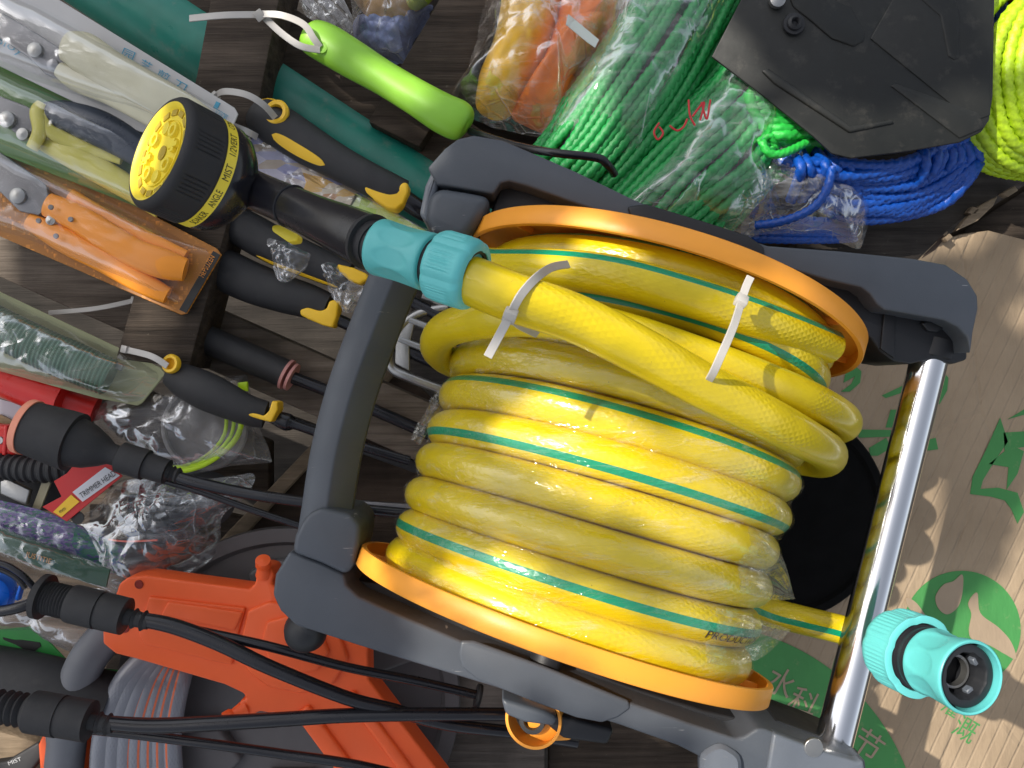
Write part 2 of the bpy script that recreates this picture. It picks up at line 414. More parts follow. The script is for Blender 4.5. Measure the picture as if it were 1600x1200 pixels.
def honey(name, col):
    m, nt, b = node_mat(name); v = coords(nt); vo = nt.nodes.new('ShaderNodeTexVoronoi'); vo.feature = 'DISTANCE_TO_EDGE'; vo.inputs['Scale'].default_value = 260; vo.inputs['Randomness'].default_value = .12; nt.links.new(v, vo.inputs['Vector'])
    c = ramp(nt, vo.outputs['Distance'], [(.06, tuple(x*.45 for x in col)), (.12, col)]); nt.links.new(c, b.inputs['Base Color']); b.inputs['Roughness'].default_value = .4; return m
def paper(name, col, **k): return plastic(name, col, .5, .05, .15, 300, **k)
# ------------------------------------------------------------ the setting
g = MB(); g.box((0, 0, -.36), 4, 4, .01); tag(g.build('ground', wood('earth', (.02, .016, .013), (.05, .042, .035), 0)), None, None, kind='structure')

def board(name, poly, z, th, mat, label, bevel=.002):
    o = MB().prism(poly, z, th).build(name, mat, bevel=bevel, seg=2); return tag(o, label, 'board')
def band(p0, p1, hw):
    dx, dy = p1[0]-p0[0], p1[1]-p0[1]; L = math.hypot(dx, dy); nx, ny = -dy/L*hw, dx/L*hw
    return [(p0[0]+nx, p0[1]+ny), (p1[0]+nx, p1[1]+ny), (p1[0]-nx, p1[1]-ny), (p0[0]-nx, p0[1]-ny)]
board('wooden_post', [(352, -130), (462, -130), (400, 180), (295, 575), (180, 560), (306, 120)], .052, .05, WOODV, 'dark weathered post crossing the teal pipe at the top left')
board('wooden_board', band((120, -130), (800, 312), 66), .012, .03, WOODD, 'dark diagonal board under the lime green handle')
board('wooden_board', [(720, -60), (835, -60), (655, 230), (575, 190)], .03, .025, WOODD, 'dark board leaning between the blue bag and the yellow and orange bag')
board('wooden_board', band((-120, 330), (820, 745), 46), .004, .03, WOODG, 'grey weathered slat below the black and yellow tool handles')
board('wooden_board', [(625, 575), (690, 640), (700, 860), (430, 900), (355, 850)], -.06, .02, WOODB, 'brown board in the dark gap behind the grey carry handle')
board('wooden_board', [(600, 575), (618, 583), (352, 868), (330, 858)], -.045, .012, WOODL, 'thin pale strip edging the brown board')
board('wooden_board', [(600, 1040), (852, 1050), (850, 1330), (560, 1330)], -.002, .03, WOODX, 'grey brown plank under the yellow crank at the bottom edge')
board('wooden_board', [(858, 1100), (1120, 1150), (1120, 1330), (856, 1330)], -.03, .02, WOODD, 'dark plank beside the grey brown plank at the bottom edge')
board('wooden_board', [(1270, 160), (1700, 110), (1700, 215), (1490, 352), (1420, 420), (1240, 420)], .002, .03, WOODR, 'dark plank under the blue rope, ending at the cardboard')
board('wooden_board', [(1508, 358), (1700, 232), (1700, 520), (1470, 480)], -.02, .03, WOODD, 'darker plank at the right edge just above the cardboard')
board('wooden_board', [(-80, 1120), (75, 1165), (140, 1330), (-80, 1330)], -.01, .02, WOODL, 'pale plank end in the bottom left corner')
board('wooden_board', [(-120, 470), (420, 690), (420, 780), (-120, 640)], -.05, .02, WOODD, 'dark board in the gap below the grey slat')
board('wooden_board', [(480, -120), (1300, -120), (1300, 420), (960, 500), (700, 330)], -.02, .02, WOODD, 'broad dark board under the bags of rope')
board('wooden_board', [(-150, 690), (420, 820), (700, 1000), (620, 1400), (-150, 1400)], -.075, .02, WOODD, 'low dark board under the orange framed reel')
# splinters of pale wood catching the sun by the cardboard
m = MB()
for pl in ([(1494, 361), (1506, 345), (1530, 322), (1560, 306), (1552, 322), (1528, 345)], [(1512, 332), (1520, 322), (1532, 326), (1524, 336)], [(1566, 302), (1586, 290), (1592, 297), (1575, 308)], [(1476, 372), (1484, 364), (1490, 370), (1481, 378)]):
    m.prism(pl, .012, .008)
tag(m.build('wood_splinter', WOODL, bevel=.001), 'pale torn wood splinters on the dark plank above the cardboard', 'splinters', kind='stuff')
# low far clutter through the gap at the top
m = MB(); 
for i in range(5): m.prism(band((440+i*28, -40), (520+i*30, 40+i*6), 7), -.12-.01*i, .01)
tag(m.build('metal_grille', DSTEEL), 'blurred grey metal bars low in the gap at the top edge', 'grille')
m = MB(); m.pillow([(400, -12), (425, -8), (455, -2), (458, 10), (440, 14), (415, 3)], -.02, .01, cr=.003, cs=300)
tag(m.build('yellow_scrap', NOZY), 'small bright yellow plastic scrap at the top edge', 'scrap')

# cardboard
def cardboard_mat():
    m, nt, b = node_mat('corrugated_cardboard'); v = coords(nt); vr = coords(nt, (1, 1, 1), R(25))
    w = nt.nodes.new('ShaderNodeTexWave'); w.wave_type = 'BANDS'; w.bands_direction = 'X'; w.inputs['Scale'].default_value = 27; w.inputs['Distortion'].default_value = .35; w.inputs['Detail'].default_value = 2; w.inputs['Detail Scale'].default_value = 1.5
    nt.links.new(vr, w.inputs['Vector'])
    c = ramp(nt, noise_n(nt, v, 9, 7, .6), [(.3, (.25, .182, .115)), (.7, (.35, .265, .175))])
    fib = noise_n(nt, coords(nt, (500, 60, 1), R(25)), 1, 3); c = mixc(nt, ramp(nt, fib, [(.5, 0.), (.75, .15)]), c, (.22, .15, .10))
    st = ramp(nt, noise_n(nt, v, 35, 6, .7), [(.62, 0.), (.75, .35)]); c = mixc(nt, st, c, (.22, .16, .11))
    nt.links.new(c, b.inputs['Base Color']); b.inputs['Roughness'].default_value = .75
    n0 = bump_chain(nt, None, ramp(nt, w.outputs['Fac'], [(.0, 0.), (.14, 1.)]), .45, .0014)
    cr = noise_n(nt, coords(nt, (9, 3, 1), R(25)), 1.8, 5); n1 = bump_chain(nt, None, cr, .8, .010, n0); vo = nt.nodes.new('ShaderNodeTexVoronoi'); vo.feature = 'DISTANCE_TO_EDGE'; vo.inputs['Scale'].default_value = 9; nt.links.new(coords(nt, (1, .6, 1), R(25)), vo.inputs['Vector']); n1 = bump_chain(nt, None, ramp(nt, vo.outputs['Distance'], [(0., 0.), (.02, 1.)]), .5, .0015, n1)
    bump_chain(nt, b, noise_n(nt, v, 900, 3), .3, .0003, n1); return m, n1
CARD, _ = cardboard_mat()
def print_mat(name, col):
    m, nt, b = node_mat(name); v = coords(nt)
    wear = ramp(nt, noise_n(nt, v, 45, 8, .72), [(.6, 0.), (.78, .5)]); c = mixc(nt, wear, ramp(nt, noise_n(nt, v, 14, 5), [(.3, tuple(x*.8 for x in col)), (.7, col)]), (.40, .30, .19))
    nt.links.new(c, b.inputs['Base Color']); b.inputs['Roughness'].default_value = .65
    cr = noise_n(nt, coords(nt, (9, 3, 1), R(25)), 1.8, 5); bump_chain(nt, b, cr, .8, .006); return m
PRINT = print_mat('green_print', (.05, .24, .06)); 
CARDP = print_mat('bare_board_print', (.33, .25, .17))
cb_poly = [(1200, 470), (1262, 420), (1290, 392), (1322, 372), (1362, 356), (1420, 347), (1470, 349), (1482, 362), (1476, 375), (1500, 366), (1545, 360), (1600, 374), (1720, 420), (1720, 1340), (1150, 1340), (1120, 1130), (1130, 950), (1180, 800)]
cb = thing('cardboard_sheet', 'brown corrugated cardboard with green leaf logo and green Chinese characters under the reel', 'cardboard', P(1450, 850, 0))
MB().prism(cb_poly, .0, .005).build('board', CARD, cb, bevel=.0008, seg=1)
m = MB(); m.prism([(1470, 356), (1476, 372), (1462, 390), (1440, 404), (1446, 396), (1464, 378)], .0004, .0006); m.build('tear', plastic('torn_edge', (.06, .04, .03), .9), cb)
def circ(cx, cy, r, n=64, a0=0, a1=360): return [(cx+r*math.cos(R(a0+(a1-a0)*i/n)), cy+r*math.sin(R(a0+(a1-a0)*i/n))) for i in range(n)]
pr = lambda name, pl, z=.0006, mt=None: MB().prism(pl, z, .0005).build(name, mt or PRINT, cb, smooth=False)
pr('leaf_logo', circ(1503, 984, 92, 72)); pr('green_disc', [(max(x, 1160), min(y, 1336)) for x, y in circ(1085, 1330, 355, 120, -90, 1)]+[(1160, 1336)])
for pl in ([(1563, 653), (1575, 690), (1553, 722), (1536, 750), (1532, 764), (1560, 762), (1590, 770), (1600, 800), (1590, 818), (1580, 795), (1570, 782), (1548, 776), (1516, 772), (1520, 745), (1540, 705)],
           [(1568, 676), (1600, 674), (1650, 660), (1650, 690), (1590, 700), (1600, 705), (1590, 740), (1573, 765), (1576, 730), (1545, 725), (1570, 705)],
           [(1575, 655), (1600, 640), (1640, 630), (1640, 650), (1600, 648)],
           [(1388, 402), (1396, 378), (1404, 404)], [(1340, 671), (1398, 672), (1400, 682), (1342, 684)], [(1358, 700), (1385, 684), (1392, 700), (1372, 712), (1360, 712)],
           [(1440, 690), (1462, 684), (1466, 702), (1450, 704)], [(1378, 618), (1412, 602), (1414, 612), (1384, 622)], [(1318, 598), (1322, 580), (1336, 572), (1346, 580), (1344, 598), (1328, 612), (1314, 612), (1330, 600), (1336, 588)],
           [(1460, 625), (1474, 606), (1472, 580), (1482, 590), (1480, 610), (1468, 632)], [(1392, 640), (1384, 668), (1396, 668), (1402, 640)], [(1450, 640), (1456, 600), (1466, 602), (1460, 642)]):
    pr('green_stroke', pl)
for ch, p0, p1, hh in (('灌', (1468, 1110), (1490, 1124), 34), ('溉', (1484, 1146), (1514, 1164), 38), ('汉', (1405, 1086), (1430, 1094), 30)):
    text_px(MB(), ch, p0, p1, hh, .0011).build('green_character', PRINT, cb, smooth=False)
pr('water_drop', crv([(1504, 898), (1504, 925), (1497, 948), (1480, 960), (1466, 950), (1462, 932), (1474, 914), (1490, 908)], 5, True), .0012, CARDP)
pr('leaf_shape', crv([(1527, 926), (1532, 958), (1560, 980), (1580, 1003), (1588, 1030), (1570, 1022), (1545, 1008), (1520, 1000), (1514, 985), (1518, 960), (1513, 942)], 5, True), .0012, CARDP)
pr('leaf_shape', crv([(1416, 934), (1432, 942), (1448, 966), (1436, 962), (1420, 950)], 5, True), .0012, CARDP)
for ch, p0, p1, hh in (('水', (1190, 1075), (1228, 1097), 46), ('科', (1224, 1112), (1262, 1132), 50), ('节', (1325, 1170), (1362, 1195), 46)):
    text_px(MB(), ch, p0, p1, hh, .0012).build('bare_character', CARDP, cb, smooth=False)

# black round lid half under the drum
m = MB(); o = P(1215, 800, .004); m.lathe([(0, .0), (0, .094), (.006, .096), (.009, .094), (.0095, .088), (.006, .085), (.006, 0)][::-1], o, (0, 0, 1), 64)
DBL = plastic('dull_black', (.003, .003, .003), .8)
MATS['dull_black'].node_tree.nodes['Principled BSDF'].inputs['Specular IOR Level'].default_value = .1
tag(m.build('plastic_disc', DBL), 'glossy black round plastic disc lying on the cardboard under the yellow hose drum', 'disc')

# unseen sheet added towards the sun, its holes cut to shape the sun patches
ZC = 1.75
def proj_sun(v):
    t = (ZC - v.z)/(-SUN_TRAVEL.z); return (v.x - SUN_TRAVEL.x*t, v.y - SUN_TRAVEL.y*t)
LIT = [
 ([(1640, 735), (1588, 795), (1572, 867), (1558, 897), (1532, 920), (1502, 932), (1473, 961), (1420, 990), (1350, 1035), (1300, 1110), (1260, 1260), (1800, 1400), (1800, 735)], 0),
 ([(1555, 492), (1600, 468), (1700, 470), (1700, 530), (1600, 512)], 0),
 ([(1270, 400), (1300, 385), (1350, 355), (1395, 345), (1360, 375), (1320, 392)], 0),
 ([(1490, 365), (1530, 320), (1620, 262), (1620, 290), (1540, 335)], .01),
 ([(835, 300), (960, 310), (985, 400), (900, 430), (840, 405)], .3),
 ([(845, 455), (960, 470), (1110, 560), (1100, 625), (950, 560), (870, 520)], .33),
 ([(735, 620), (860, 610), (1010, 670), (1130, 760), (1215, 850), (1150, 900), (1000, 830), (880, 745), (760, 700)], .29),
 ([(690, 870), (840, 880), (1010, 960), (1110, 1040), (1000, 1060), (800, 980), (660, 900)], .29),
 ([(540, 850), (620, 850), (700, 960), (1000, 1070), (1230, 1130), (1230, 1060), (1290, 1180), (900, 1120), (620, 1010)], .24),
 ([(1195, 1110), (1400, 1150), (1420, 1330), (1160, 1330)], .2),
 ([(640, 370), (645, 290), (690, 225), (720, 190), (700, 240), (672, 300), (660, 380)], .2),
 ([(1165, 130), (1200, 150), (1270, 230), (1230, 260), (1170, 200)], .03),
 ([(1190, 262), (1260, 235), (1420, 262), (1560, 215), (1600, 240), (1500, 330), (1380, 345), (1240, 330)], .05),
 ([(1540, 20), (1700, 20), (1700, 170), (1560, 200)], .03), ([(1090, -40), (1190, -40), (1150, 40), (1090, 20)], .04),
 ([(440, 30), (520, 50), (560, 110), (470, 90)], .05),
 ([(560, 90), (650, 120), (690, 170), (620, 160)], .06),
 ([(190, 120), (330, 120), (300, 340), (190, 320)], .27),
]
LITP = [[proj_sun(P(x, y, z)) for x, y in pl] for pl, z in LIT]
def inside(x, y, pl):
    c = False; n = len(pl)
    for i in range(n):
        x1, y1 = pl[i]; x2, y2 = pl[(i+1) % n]
        if (y1 > y) != (y2 > y) and x < (x2-x1)*(y-y1)/(y2-y1)+x1: c = not c
    return c
c0 = proj_sun(P(800, 600, .15)); st = .009; nn = 62
m = MB(); idx = {}
def gv(i, j):
    if (i, j) not in idx:
        x, y = c0[0]+i*st, c0[1]+j*st; idx[i, j] = len(m.v); m.v.append(Vector((x, y, ZC+.01*noise.noise(Vector((x*4, y*4, 0))))))
    return idx[i, j]
for i in range(-nn, nn):
    for j in range(-nn, nn):
        x, y = c0[0]+(i+.5)*st, c0[1]+(j+.5)*st
        wx = .008*noise.noise(Vector((x*30, y*30, 1))); wy = .008*noise.noise(Vector((x*30, y*30, 5)))
        if any(inside(x+wx, y+wy, pl) for pl in LITP): continue
        if noise.noise(Vector((x*9, y*9, 3.3))) > .60: continue
        m.face([gv(i, j), gv(i+1, j), gv(i+1, j+1), gv(i, j+1)])
tag(m.build('added_shade_sheet', plastic('shade_sheet_grey', (.30, .30, .28), .7), smooth=False), None, None, kind='structure')
# ------------------------------------------------------------ hose reel
CY, SY, CT, ST = math.cos(.3206), math.sin(.3206), math.cos(.1369), math.sin(.1369)
DC = Vector((.0669, -.0499, H-.5717)); DU = Vector((CY, -SY, 0))
DA = Vector((SY*CT, CY*CT, -ST)); DW = Vector((SY*ST, CY*ST, CT))
def L3(u, a, w): return DC + DU*u + DA*a + DW*w
def pol(th, a, r): return L3(r*math.sin(th), a, r*math.cos(th))
reel = thing('hose_reel', 'grey framed hose reel with orange flanges, chrome tube and yellow hose wound on it', 'hose reel', P(900, 700, .03))
def flange(s):
    m = MB(); h = .1187
    prof = [(.1067, .1395), (.1075, .140), (.1180, .140), (.1187, .1393), (.1187, .02), (.1165, .02), (.1165, .1360), (.1067, .1366)]
    m.lathe([(t, r) for t, r in prof], DC, DA*s, 128, up=DW, closed=True)
    f = m.build('flange', FLANGE, reel, sharp=50)
    for k in range(10):
        r_ = MB()
        a = R(k*36+14); rad = DW*math.cos(a)+DU*math.sin(a); tan = DU*math.cos(a)-DW*math.sin(a)
        r_.box(DC+DA*s*.1145+rad*.126, .011, .0012, .0022, rad, tan)
        r_.build('rib', FLANGE, f, bevel=.0004, seg=1)
    return f
flange(1); flange(-1)
m = MB(); m.lathe([(-.116, .03), (-.116, .101), (.116, .101), (.116, .03)], DC, DA, 48, up=DW); m.build('drum_core', FLANGE, reel)
m = MB(); m.lathe([(-.165, .011), (.165, .011)], DC, DA, 24, up=DW); m.build('axle', GREYD, reel)
# frame arms
top_face = [(683, 288), (668, 262), (695, 232), (715, 217), (740, 211), (786, 219), (900, 268), (1000, 316), (1100, 350), (1200, 384), (1310, 392), (1428, 404), (1478, 413), (1512, 436), (1528, 462), (1529, 482), (1521, 520), (1517, 553), (1512, 527), (1497, 511), (1475, 500), (1400, 487), (1382, 484), (1371, 476), (1359, 459), (1345, 449), (1295, 438), (1240, 422), (1100, 390), (1000, 352), (900, 318), (822, 290), (795, 283), (782, 286), (771, 303), (730, 296)]
m = MB(); m.prism(top_face, .212, .05); arm1 = m.build('side_arm', GREY, reel, bevel=.0035, seg=4)
m = MB(); m.prism([(785, 282), (822, 288), (1257, 420), (1400, 480), (1512, 526), (1512, 562), (1490, 569), (1460, 560), (1422, 569), (1396, 565), (1374, 548), (1362, 530), (1335, 500), (1250, 468), (1000, 385), (860, 340), (790, 345), (760, 350)], .192, .055); m.build('arm_recess_shade', GREYD, arm1, bevel=.002)  # dark solid standing in for the shaded hollow of the arm
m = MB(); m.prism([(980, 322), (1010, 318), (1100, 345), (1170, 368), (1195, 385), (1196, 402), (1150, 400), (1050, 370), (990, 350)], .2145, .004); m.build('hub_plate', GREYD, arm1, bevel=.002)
m = MB(); m.prism([(1440, 505), (1452, 501), (1468, 506), (1476, 512), (1466, 519), (1450, 517)], .1955, .004); m.build('screw_boss', GREYD, arm1, bevel=.001)
m = MB(); m.prism([(1382, 486), (1400, 489), (1398, 560), (1376, 545)], .194, .004); m.build('web_rib', GREYD, arm1, bevel=.0006)
# upper elbow sleeve (below the seam) and lower one
m = MB(); m.prism([(680, 290), (728, 298), (770, 306), (752, 342), (730, 374), (712, 372), (678, 360), (662, 346), (668, 310)], .216, .06); m.build('elbow_sleeve', GREY, reel, bevel=.009, seg=5)
m = MB(); m.prism([(655, 335), (664, 290), (684, 246), (704, 236), (690, 262), (682, 300), (668, 348)], .208, .05); m.build('elbow_sun_strip', GREYL, reel, bevel=.004, seg=4)  # lighter strip paints the sunlit left side of the elbow
low = [(452, 862), (500, 879), (538, 897), (541, 915), (560, 932), (640, 968), (719, 1001), (850, 1050), (981, 1097), (1080, 1131), (1149, 1154), (1163, 1151), (1183, 1138), (1197, 1140), (1209, 1145), (1249, 1160), (1296, 1177), (1342, 1190), (1352, 1186), (1362, 1260), (1200, 1260), (1150, 1212), (1060, 1166), (964, 1132), (850, 1098), (719, 1058), (600, 1022), (500, 990), (462, 978), (438, 955), (426, 930), (430, 898)]
m = MB(); m.prism(low, .215, .055); arm2 = m.build('side_arm', GREY, reel, bevel=.0045, seg=4)
m = MB(); m.prism([(555, 905), (620, 915), (719, 965), (981, 1072), (1100, 1110), (1200, 1134), (1215, 1126), (1282, 1150), (1342, 1175), (1345, 1195), (1200, 1160), (1150, 1170), (981, 1110), (719, 1016), (560, 945)], .188, .05); m.build('arm_recess_shade', GREYD, arm2, bevel=.002)  # shade in the gap beside the lower arm, built as a dark filler
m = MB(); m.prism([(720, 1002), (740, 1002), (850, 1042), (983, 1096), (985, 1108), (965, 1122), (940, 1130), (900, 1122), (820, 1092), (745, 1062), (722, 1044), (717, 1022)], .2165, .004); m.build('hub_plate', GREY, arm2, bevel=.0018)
m = MB(); m.prism([(1209, 1146), (1249, 1161), (1296, 1178), (1340, 1191), (1350, 1188), (1360, 1262), (1190, 1262), (1200, 1200)], .2175, .01); m.build('end_cap', GREYL, arm2, bevel=.002)
m = MB(); m.lathe([(0, .0135), (.010, .0135), (.013, .011), (.0135, .0)], P(1122, 1190, .208), (-.1, .15, 1), 24, rm=lambda a, i, t: 1+.03*math.cos(6*a)); m.build('bolt_cap', GREYL, arm2)
m = MB(); m.prism(circ(1272, 1169, 15, 20), .2185, .003); m.build('screw_head', STEEL, arm2, bevel=.0006)
m = MB(); m.prism([(470, 818), (482, 802), (502, 793), (548, 804), (563, 822), (561, 850), (552, 886), (540, 899), (500, 880), (456, 864), (460, 838)], .224, .06); m.build('elbow_sleeve', GREY, reel, bevel=.010, seg=5)
# carry handle, ridged section
hp = PP([(648, 372, .192), (618, 430, .197), (580, 525, .203), (548, 615, .206), (524, 710, .207), (510, 800, .207), (502, 850, .206)])
hp = [p+(.0165 if i not in (0,) else .0155, .0125) for i, p in enumerate(crv(hp, 8))]
sec = [(1.0, -.12), (.80, .50), (.35, .95), (-.6, 1), (-1, .6), (-1, -.6), (-.6, -1), (-.05, -1)]
m = MB(); m.sweep(hp, sec); hd = m.build('carry_handle', GREY, reel, bevel=.0011, seg=2, sharp=40)
# chrome tube
m = MB(); a, b = P(1456, 545, .178), P(1298, 1180, .186); m.tube([tuple(a.lerp(b, i/8)) for i in range(9)], .0122, 40); m.build('chrome_tube', CHROME, reel)
m = MB(); a2 = a.lerp(b, -.02); m.lathe([(0, .016), (.012, .016), (.013, .0145)], a2, b-a, 32); m.build('tube_socket', GREYD, reel)
# crank under the lower arm
m = MB(); m.prism([(783, 1092), (850, 1112), (872, 1122), (866, 1136), (820, 1130), (790, 1118)], .19, .035); m.build('crank_block', GREY, reel, bevel=.003)
m = MB(); m.prism([(850, 1112), (960, 1140), (950, 1165), (880, 1155), (856, 1135)], .175, .03); m.build('crank_bracket', GREYD, reel, bevel=.003)
o = P(842, 1112, .155); d = Vector((-.25, .05, .95))
m = MB(); m.lathe([(0, .0200), (.018, .0200), (.018, .0180), (0, .0180)], o, d, 48, closed=True); cr = m.build('crank_ring', FLANGE, reel)
m = MB(); m.lathe([(0.002, .009), (.018, .009), (.018, .006), (.006, .006), (.006, 0)], P(840, 1114, .155), d, 24); m.build('crank_socket', BLACKM, cr)
m = MB(); m.prism([(822, 1110), (900, 1150), (890, 1158), (850, 1160), (826, 1150)], .168, .008); m.build('crank_tab', FLANGE, cr, bevel=.002)
# ball foot on short neck at lower left elbow
m = MB(); m.lathe([(0, .008), (.004, .0075), (.007, .0065), (.010, .0085), (.012, .0068), (.014, .009), (.018, .0125), (.026, .0155), (.034, .0135), (.040, .007), (.041, 0)], P(492, 966, .175), (-.35, -.45, -.6), 28); m.build('ball_foot', GREYD, reel)

# ------------------------------------------------------------ yellow garden hose
HR = .0118; CR = .1128; PITCH = .0232; A0 = -.1048; NT = 9.06
def wob(T):   # T total turns
    return (.0032*noise.noise(Vector((T*1.7, 3, 0)))+.0012*noise.noise(Vector((T*5, 8, 0))), .0030*noise.noise(Vector((T*2.3, 0, 9))))
hose = thing('garden_hose', 'yellow garden hose with green stripe wound in thick coils between two orange flanges', 'garden hose', P(950, 650, .05))
PHI = [55, 0, 165, 170, 28, -32, 168, 150, 35, -52, -52]
path = []; ST_ = 72; rad = []; phis = []
T0 = 0
for i in range(-int(.3*ST_), int(NT*ST_)+18):
    T = i/ST_; th = 2*math.pi*(T+T0); dr, da = wob(T); path.append(tuple(pol(th, min(.1050, max(-.1050, A0+PITCH*T+da)), CR+dr))); rad.append(th)
    k = max(0, T+.5); k0 = min(9, int(k)); f = k-k0; f = max(0, min(1, (f-.85)/.15)); phis.append(PHI[k0]*(1-f)+PHI[min(k0+1, 10)]*f)
m = MB(); m.vs = lambda i: .5-phis[i]/360
m.tube(path, HR, 18, ref=lambda i: DW*math.cos(rad[i])+DU*math.sin(rad[i])); m.build('coil', HOSE, hose, sharp=80)
def strand(pts, stripe, r=.0112, k=8, name='loose_strand'):
    p = resample(crv(PP(pts), k), .0035); m = MB(); m.vs = .5-stripe/360
    m.tube(p, r, 22); return p, m.build(name, HOSE, hose, sharp=80)
S1, _ = strand([(700, 425, .345), (740, 440, .350), (800, 464, .352), (900, 498, .345), (1000, 548, .336), (1100, 603, .318), (1200, 654, .291), (1262, 688, .255), (1294, 708, .21), (1284, 720, .165), (1240, 715, .14)], 165, .0120)
S2, _ = strand([(725, 572, .15), (698, 560, .165), (682, 540, .195), (700, 514, .24), (770, 497, .285), (870, 497, .308), (980, 522, .312), (1090, 558, .302), (1190, 594, .280), (1270, 627, .245), (1318, 655, .20), (1310, 668, .165), (1270, 660, .14)], 22)
S3, _ = strand([(740, 412, .20), (780, 417, .255), (860, 420, .29), (950, 430, .306), (1050, 455, .305), (1150, 486, .292), (1230, 515, .268), (1294, 540, .235)], -25)
S4, _ = strand([(1130, 925, .18), (1190, 952, .15), (1250, 968, .142), (1320, 985, .142), (1400, 1008, .175), (1425, 1018, .21)], 0, .0104)
def text_tube(mb, path, r, s0, s1, a0, a1, body):
    fr = frames(path); m_ = len(fr)-1
    def fn(a, c):
        f = (s0+(s1-s0)*a)*m_; k = min(int(f), m_-1); t = f-k; q = fr[k][0].lerp(fr[k+1][0], t); u = fr[k][2].lerp(fr[k+1][2], t); w = fr[k][3].lerp(fr[k+1][3], t)
        an = R(a0+(a1-a0)*c); return q+(u*math.cos(an)+w*math.sin(an))*(r+.00025)
    return add_text(mb, body, fn)
m = MB(); text_tube(m, S2, .0112, .76, .66, 42, 62, 'PRODUCTION HOSE'); m.build('printed_text', INK, hose, smooth=False)
def text_coil(mb, T1, T2, ph0, ph1, body, r=HR):
    def fn(a, c):
        T = T1+(T2-T1)*a; th = 2*math.pi*(T+T0); dr, da = wob(T); rd = DW*math.cos(th)+DU*math.sin(th); ph = R(ph0+(ph1-ph0)*c)
        return pol(th, A0+PITCH*T+da, CR+dr) + (rd*math.cos(ph)-DA*math.sin(ph))*(r+.00025)
    return add_text(mb, body, fn)
m = MB(); text_coil(m, 8.98, 9.13, -38, -54, 'PRODUCTION'); m.build('printed_text', INK, hose, smooth=False)
m = MB(); text_coil(m, 1.09, 1.175, 34, 10, 'PRODUCTION'); m.build('printed_text', INK, hose, smooth=False)

# stretch film round the lower coils
def film_r(th, a):
    T = (a-A0)/PITCH; x = T - (th/(2*math.pi)-T0); Tn = round(x)+(th/(2*math.pi)-T0)
    dr, da = wob(max(0, Tn)); x = (a-da-A0)/PITCH-(th/(2*math.pi)-T0)
    return CR+dr+HR*(.80+.20*math.cos(2*math.pi*x))+.0013
wrap = thing('stretch_film', 'clear crinkled stretch film wrapped around the lower coils of the yellow hose', 'plastic film', P(900, 800, .2))
m = MB(); NA, NTH = 150, 240
for i in range(NTH+1):
    th = R(-112+226*i/NTH)
    for j in range(NA+1):
        f = j/NA; top = .050+.006*noise.noise(Vector((th*4, 1, 1)))+.004*noise.noise(Vector((th*15, 1, 1)))
        a = -.110+(top+.110)*f
        r = film_r(th, a)+.0007*abs(noise.noise(Vector((th*2.5, a*120, 0))))+.0004*abs(noise.noise(Vector((th*9, a*140+th*5, 4))))
        m.v.append(pol(th, a, r))
for i in range(NTH):
    for j in range(NA):
        q = i*(NA+1)+j; m.face([q, q+1, q+NA+2, q+NA+1])
m.build('wrap', FL_HOSE, wrap, sharp=180)
def fan(tip, th, a0, a1, n=26, w=.5):
    m = MB(); tip = Vector(tip)
    for i in range(n+1):
        a = a0+(a1-a0)*i/n
        for j in range(13):
            f = j/12; t_ = th-R(34)*(1-f)**1.3 if True else th
            b0 = pol(th-R(42)*(1-f), a, film_r(th-R(42)*(1-f), a)+.0004)
            q = b0.lerp(tip, f**2.1)+DW*.0016*math.sin(i*2.1+f*2)*(1-f)
            m.v.append(q)
    for i in range(n):
        for j in range(12): q = i*13+j; m.face([q, q+1, q+14, q+13])
    return m
fan(P(1242, 936, .19), R(80), -.058, -.020).build('pulled_edge', FL_PULL, wrap, sharp=180)
fan(P(1236, 984, .19), R(76), -.100, -.070, 16).build('pulled_edge', FL_PULL, wrap, sharp=180)
m = MB(); m.pillow([(700, 605), (690, 640), (672, 672), (656, 700), (645, 692), (650, 670), (664, 645), (680, 612)], .185, .004, cr=.006, cs=90, solid=False, rings=8, N=50, smooth=False); m.build('loose_flap', FL_PULL, wrap)

# cable ties
STRAP = [(1, -1), (1, 1), (-1, 1), (-1, -1)]
def strap(mb, pts, w=.0021, t=.0006, up=None):
    p = [q+(w, t) for q in crv(PP(pts), 8)]; mb.sweep(p, STRAP, up=up); return mb
def tie(label, loops, head, tail=None, grp='white cable ties', name='cable_tie', w=.0021, up=None, hr=.0033):
    t = thing(name, label, 'cable tie', P(*head), grp)
    m = MB()
    for l in loops: strap(m, l, w, up=up)
    m.build('strap', WHITE, t, bevel=.0002, seg=1)
    if tail: strap(MB(), tail, w, up=up).build('tail', WHITE, t, bevel=.0002, seg=1)
    a = loops[0]; d = P(*a[-1])-P(*a[-2]); d.normalize(); s = d.cross(Vector((0, 0, 1))).normalized()
    MB().box(P(*head), hr, hr*.95, hr*.75, d, s).build('head', WHITE, t, bevel=.0007, seg=2); return t
tie('white cable tie with long tail around the yellow hose beside the turquoise connector', [[(888, 413, .318), (862, 418, .338), (838, 434, .358), (816, 458, .366), (803, 480, .366), (798, 494, .362)], [(798, 494, .358), (812, 508, .344), (840, 522, .326)]], (797, 493, .364), [(797, 493, .363), (785, 515, .366), (762, 558, .366)])
tie('white cable tie crossing two strands of yellow hose near the right orange flange', [[(1092, 610, .314), (1110, 590, .334), (1128, 552, .342), (1146, 510, .334), (1157, 475, .322)], [(1157, 475, .322), (1165, 450, .32), (1173, 432, .32)]], (1158, 470, .322))

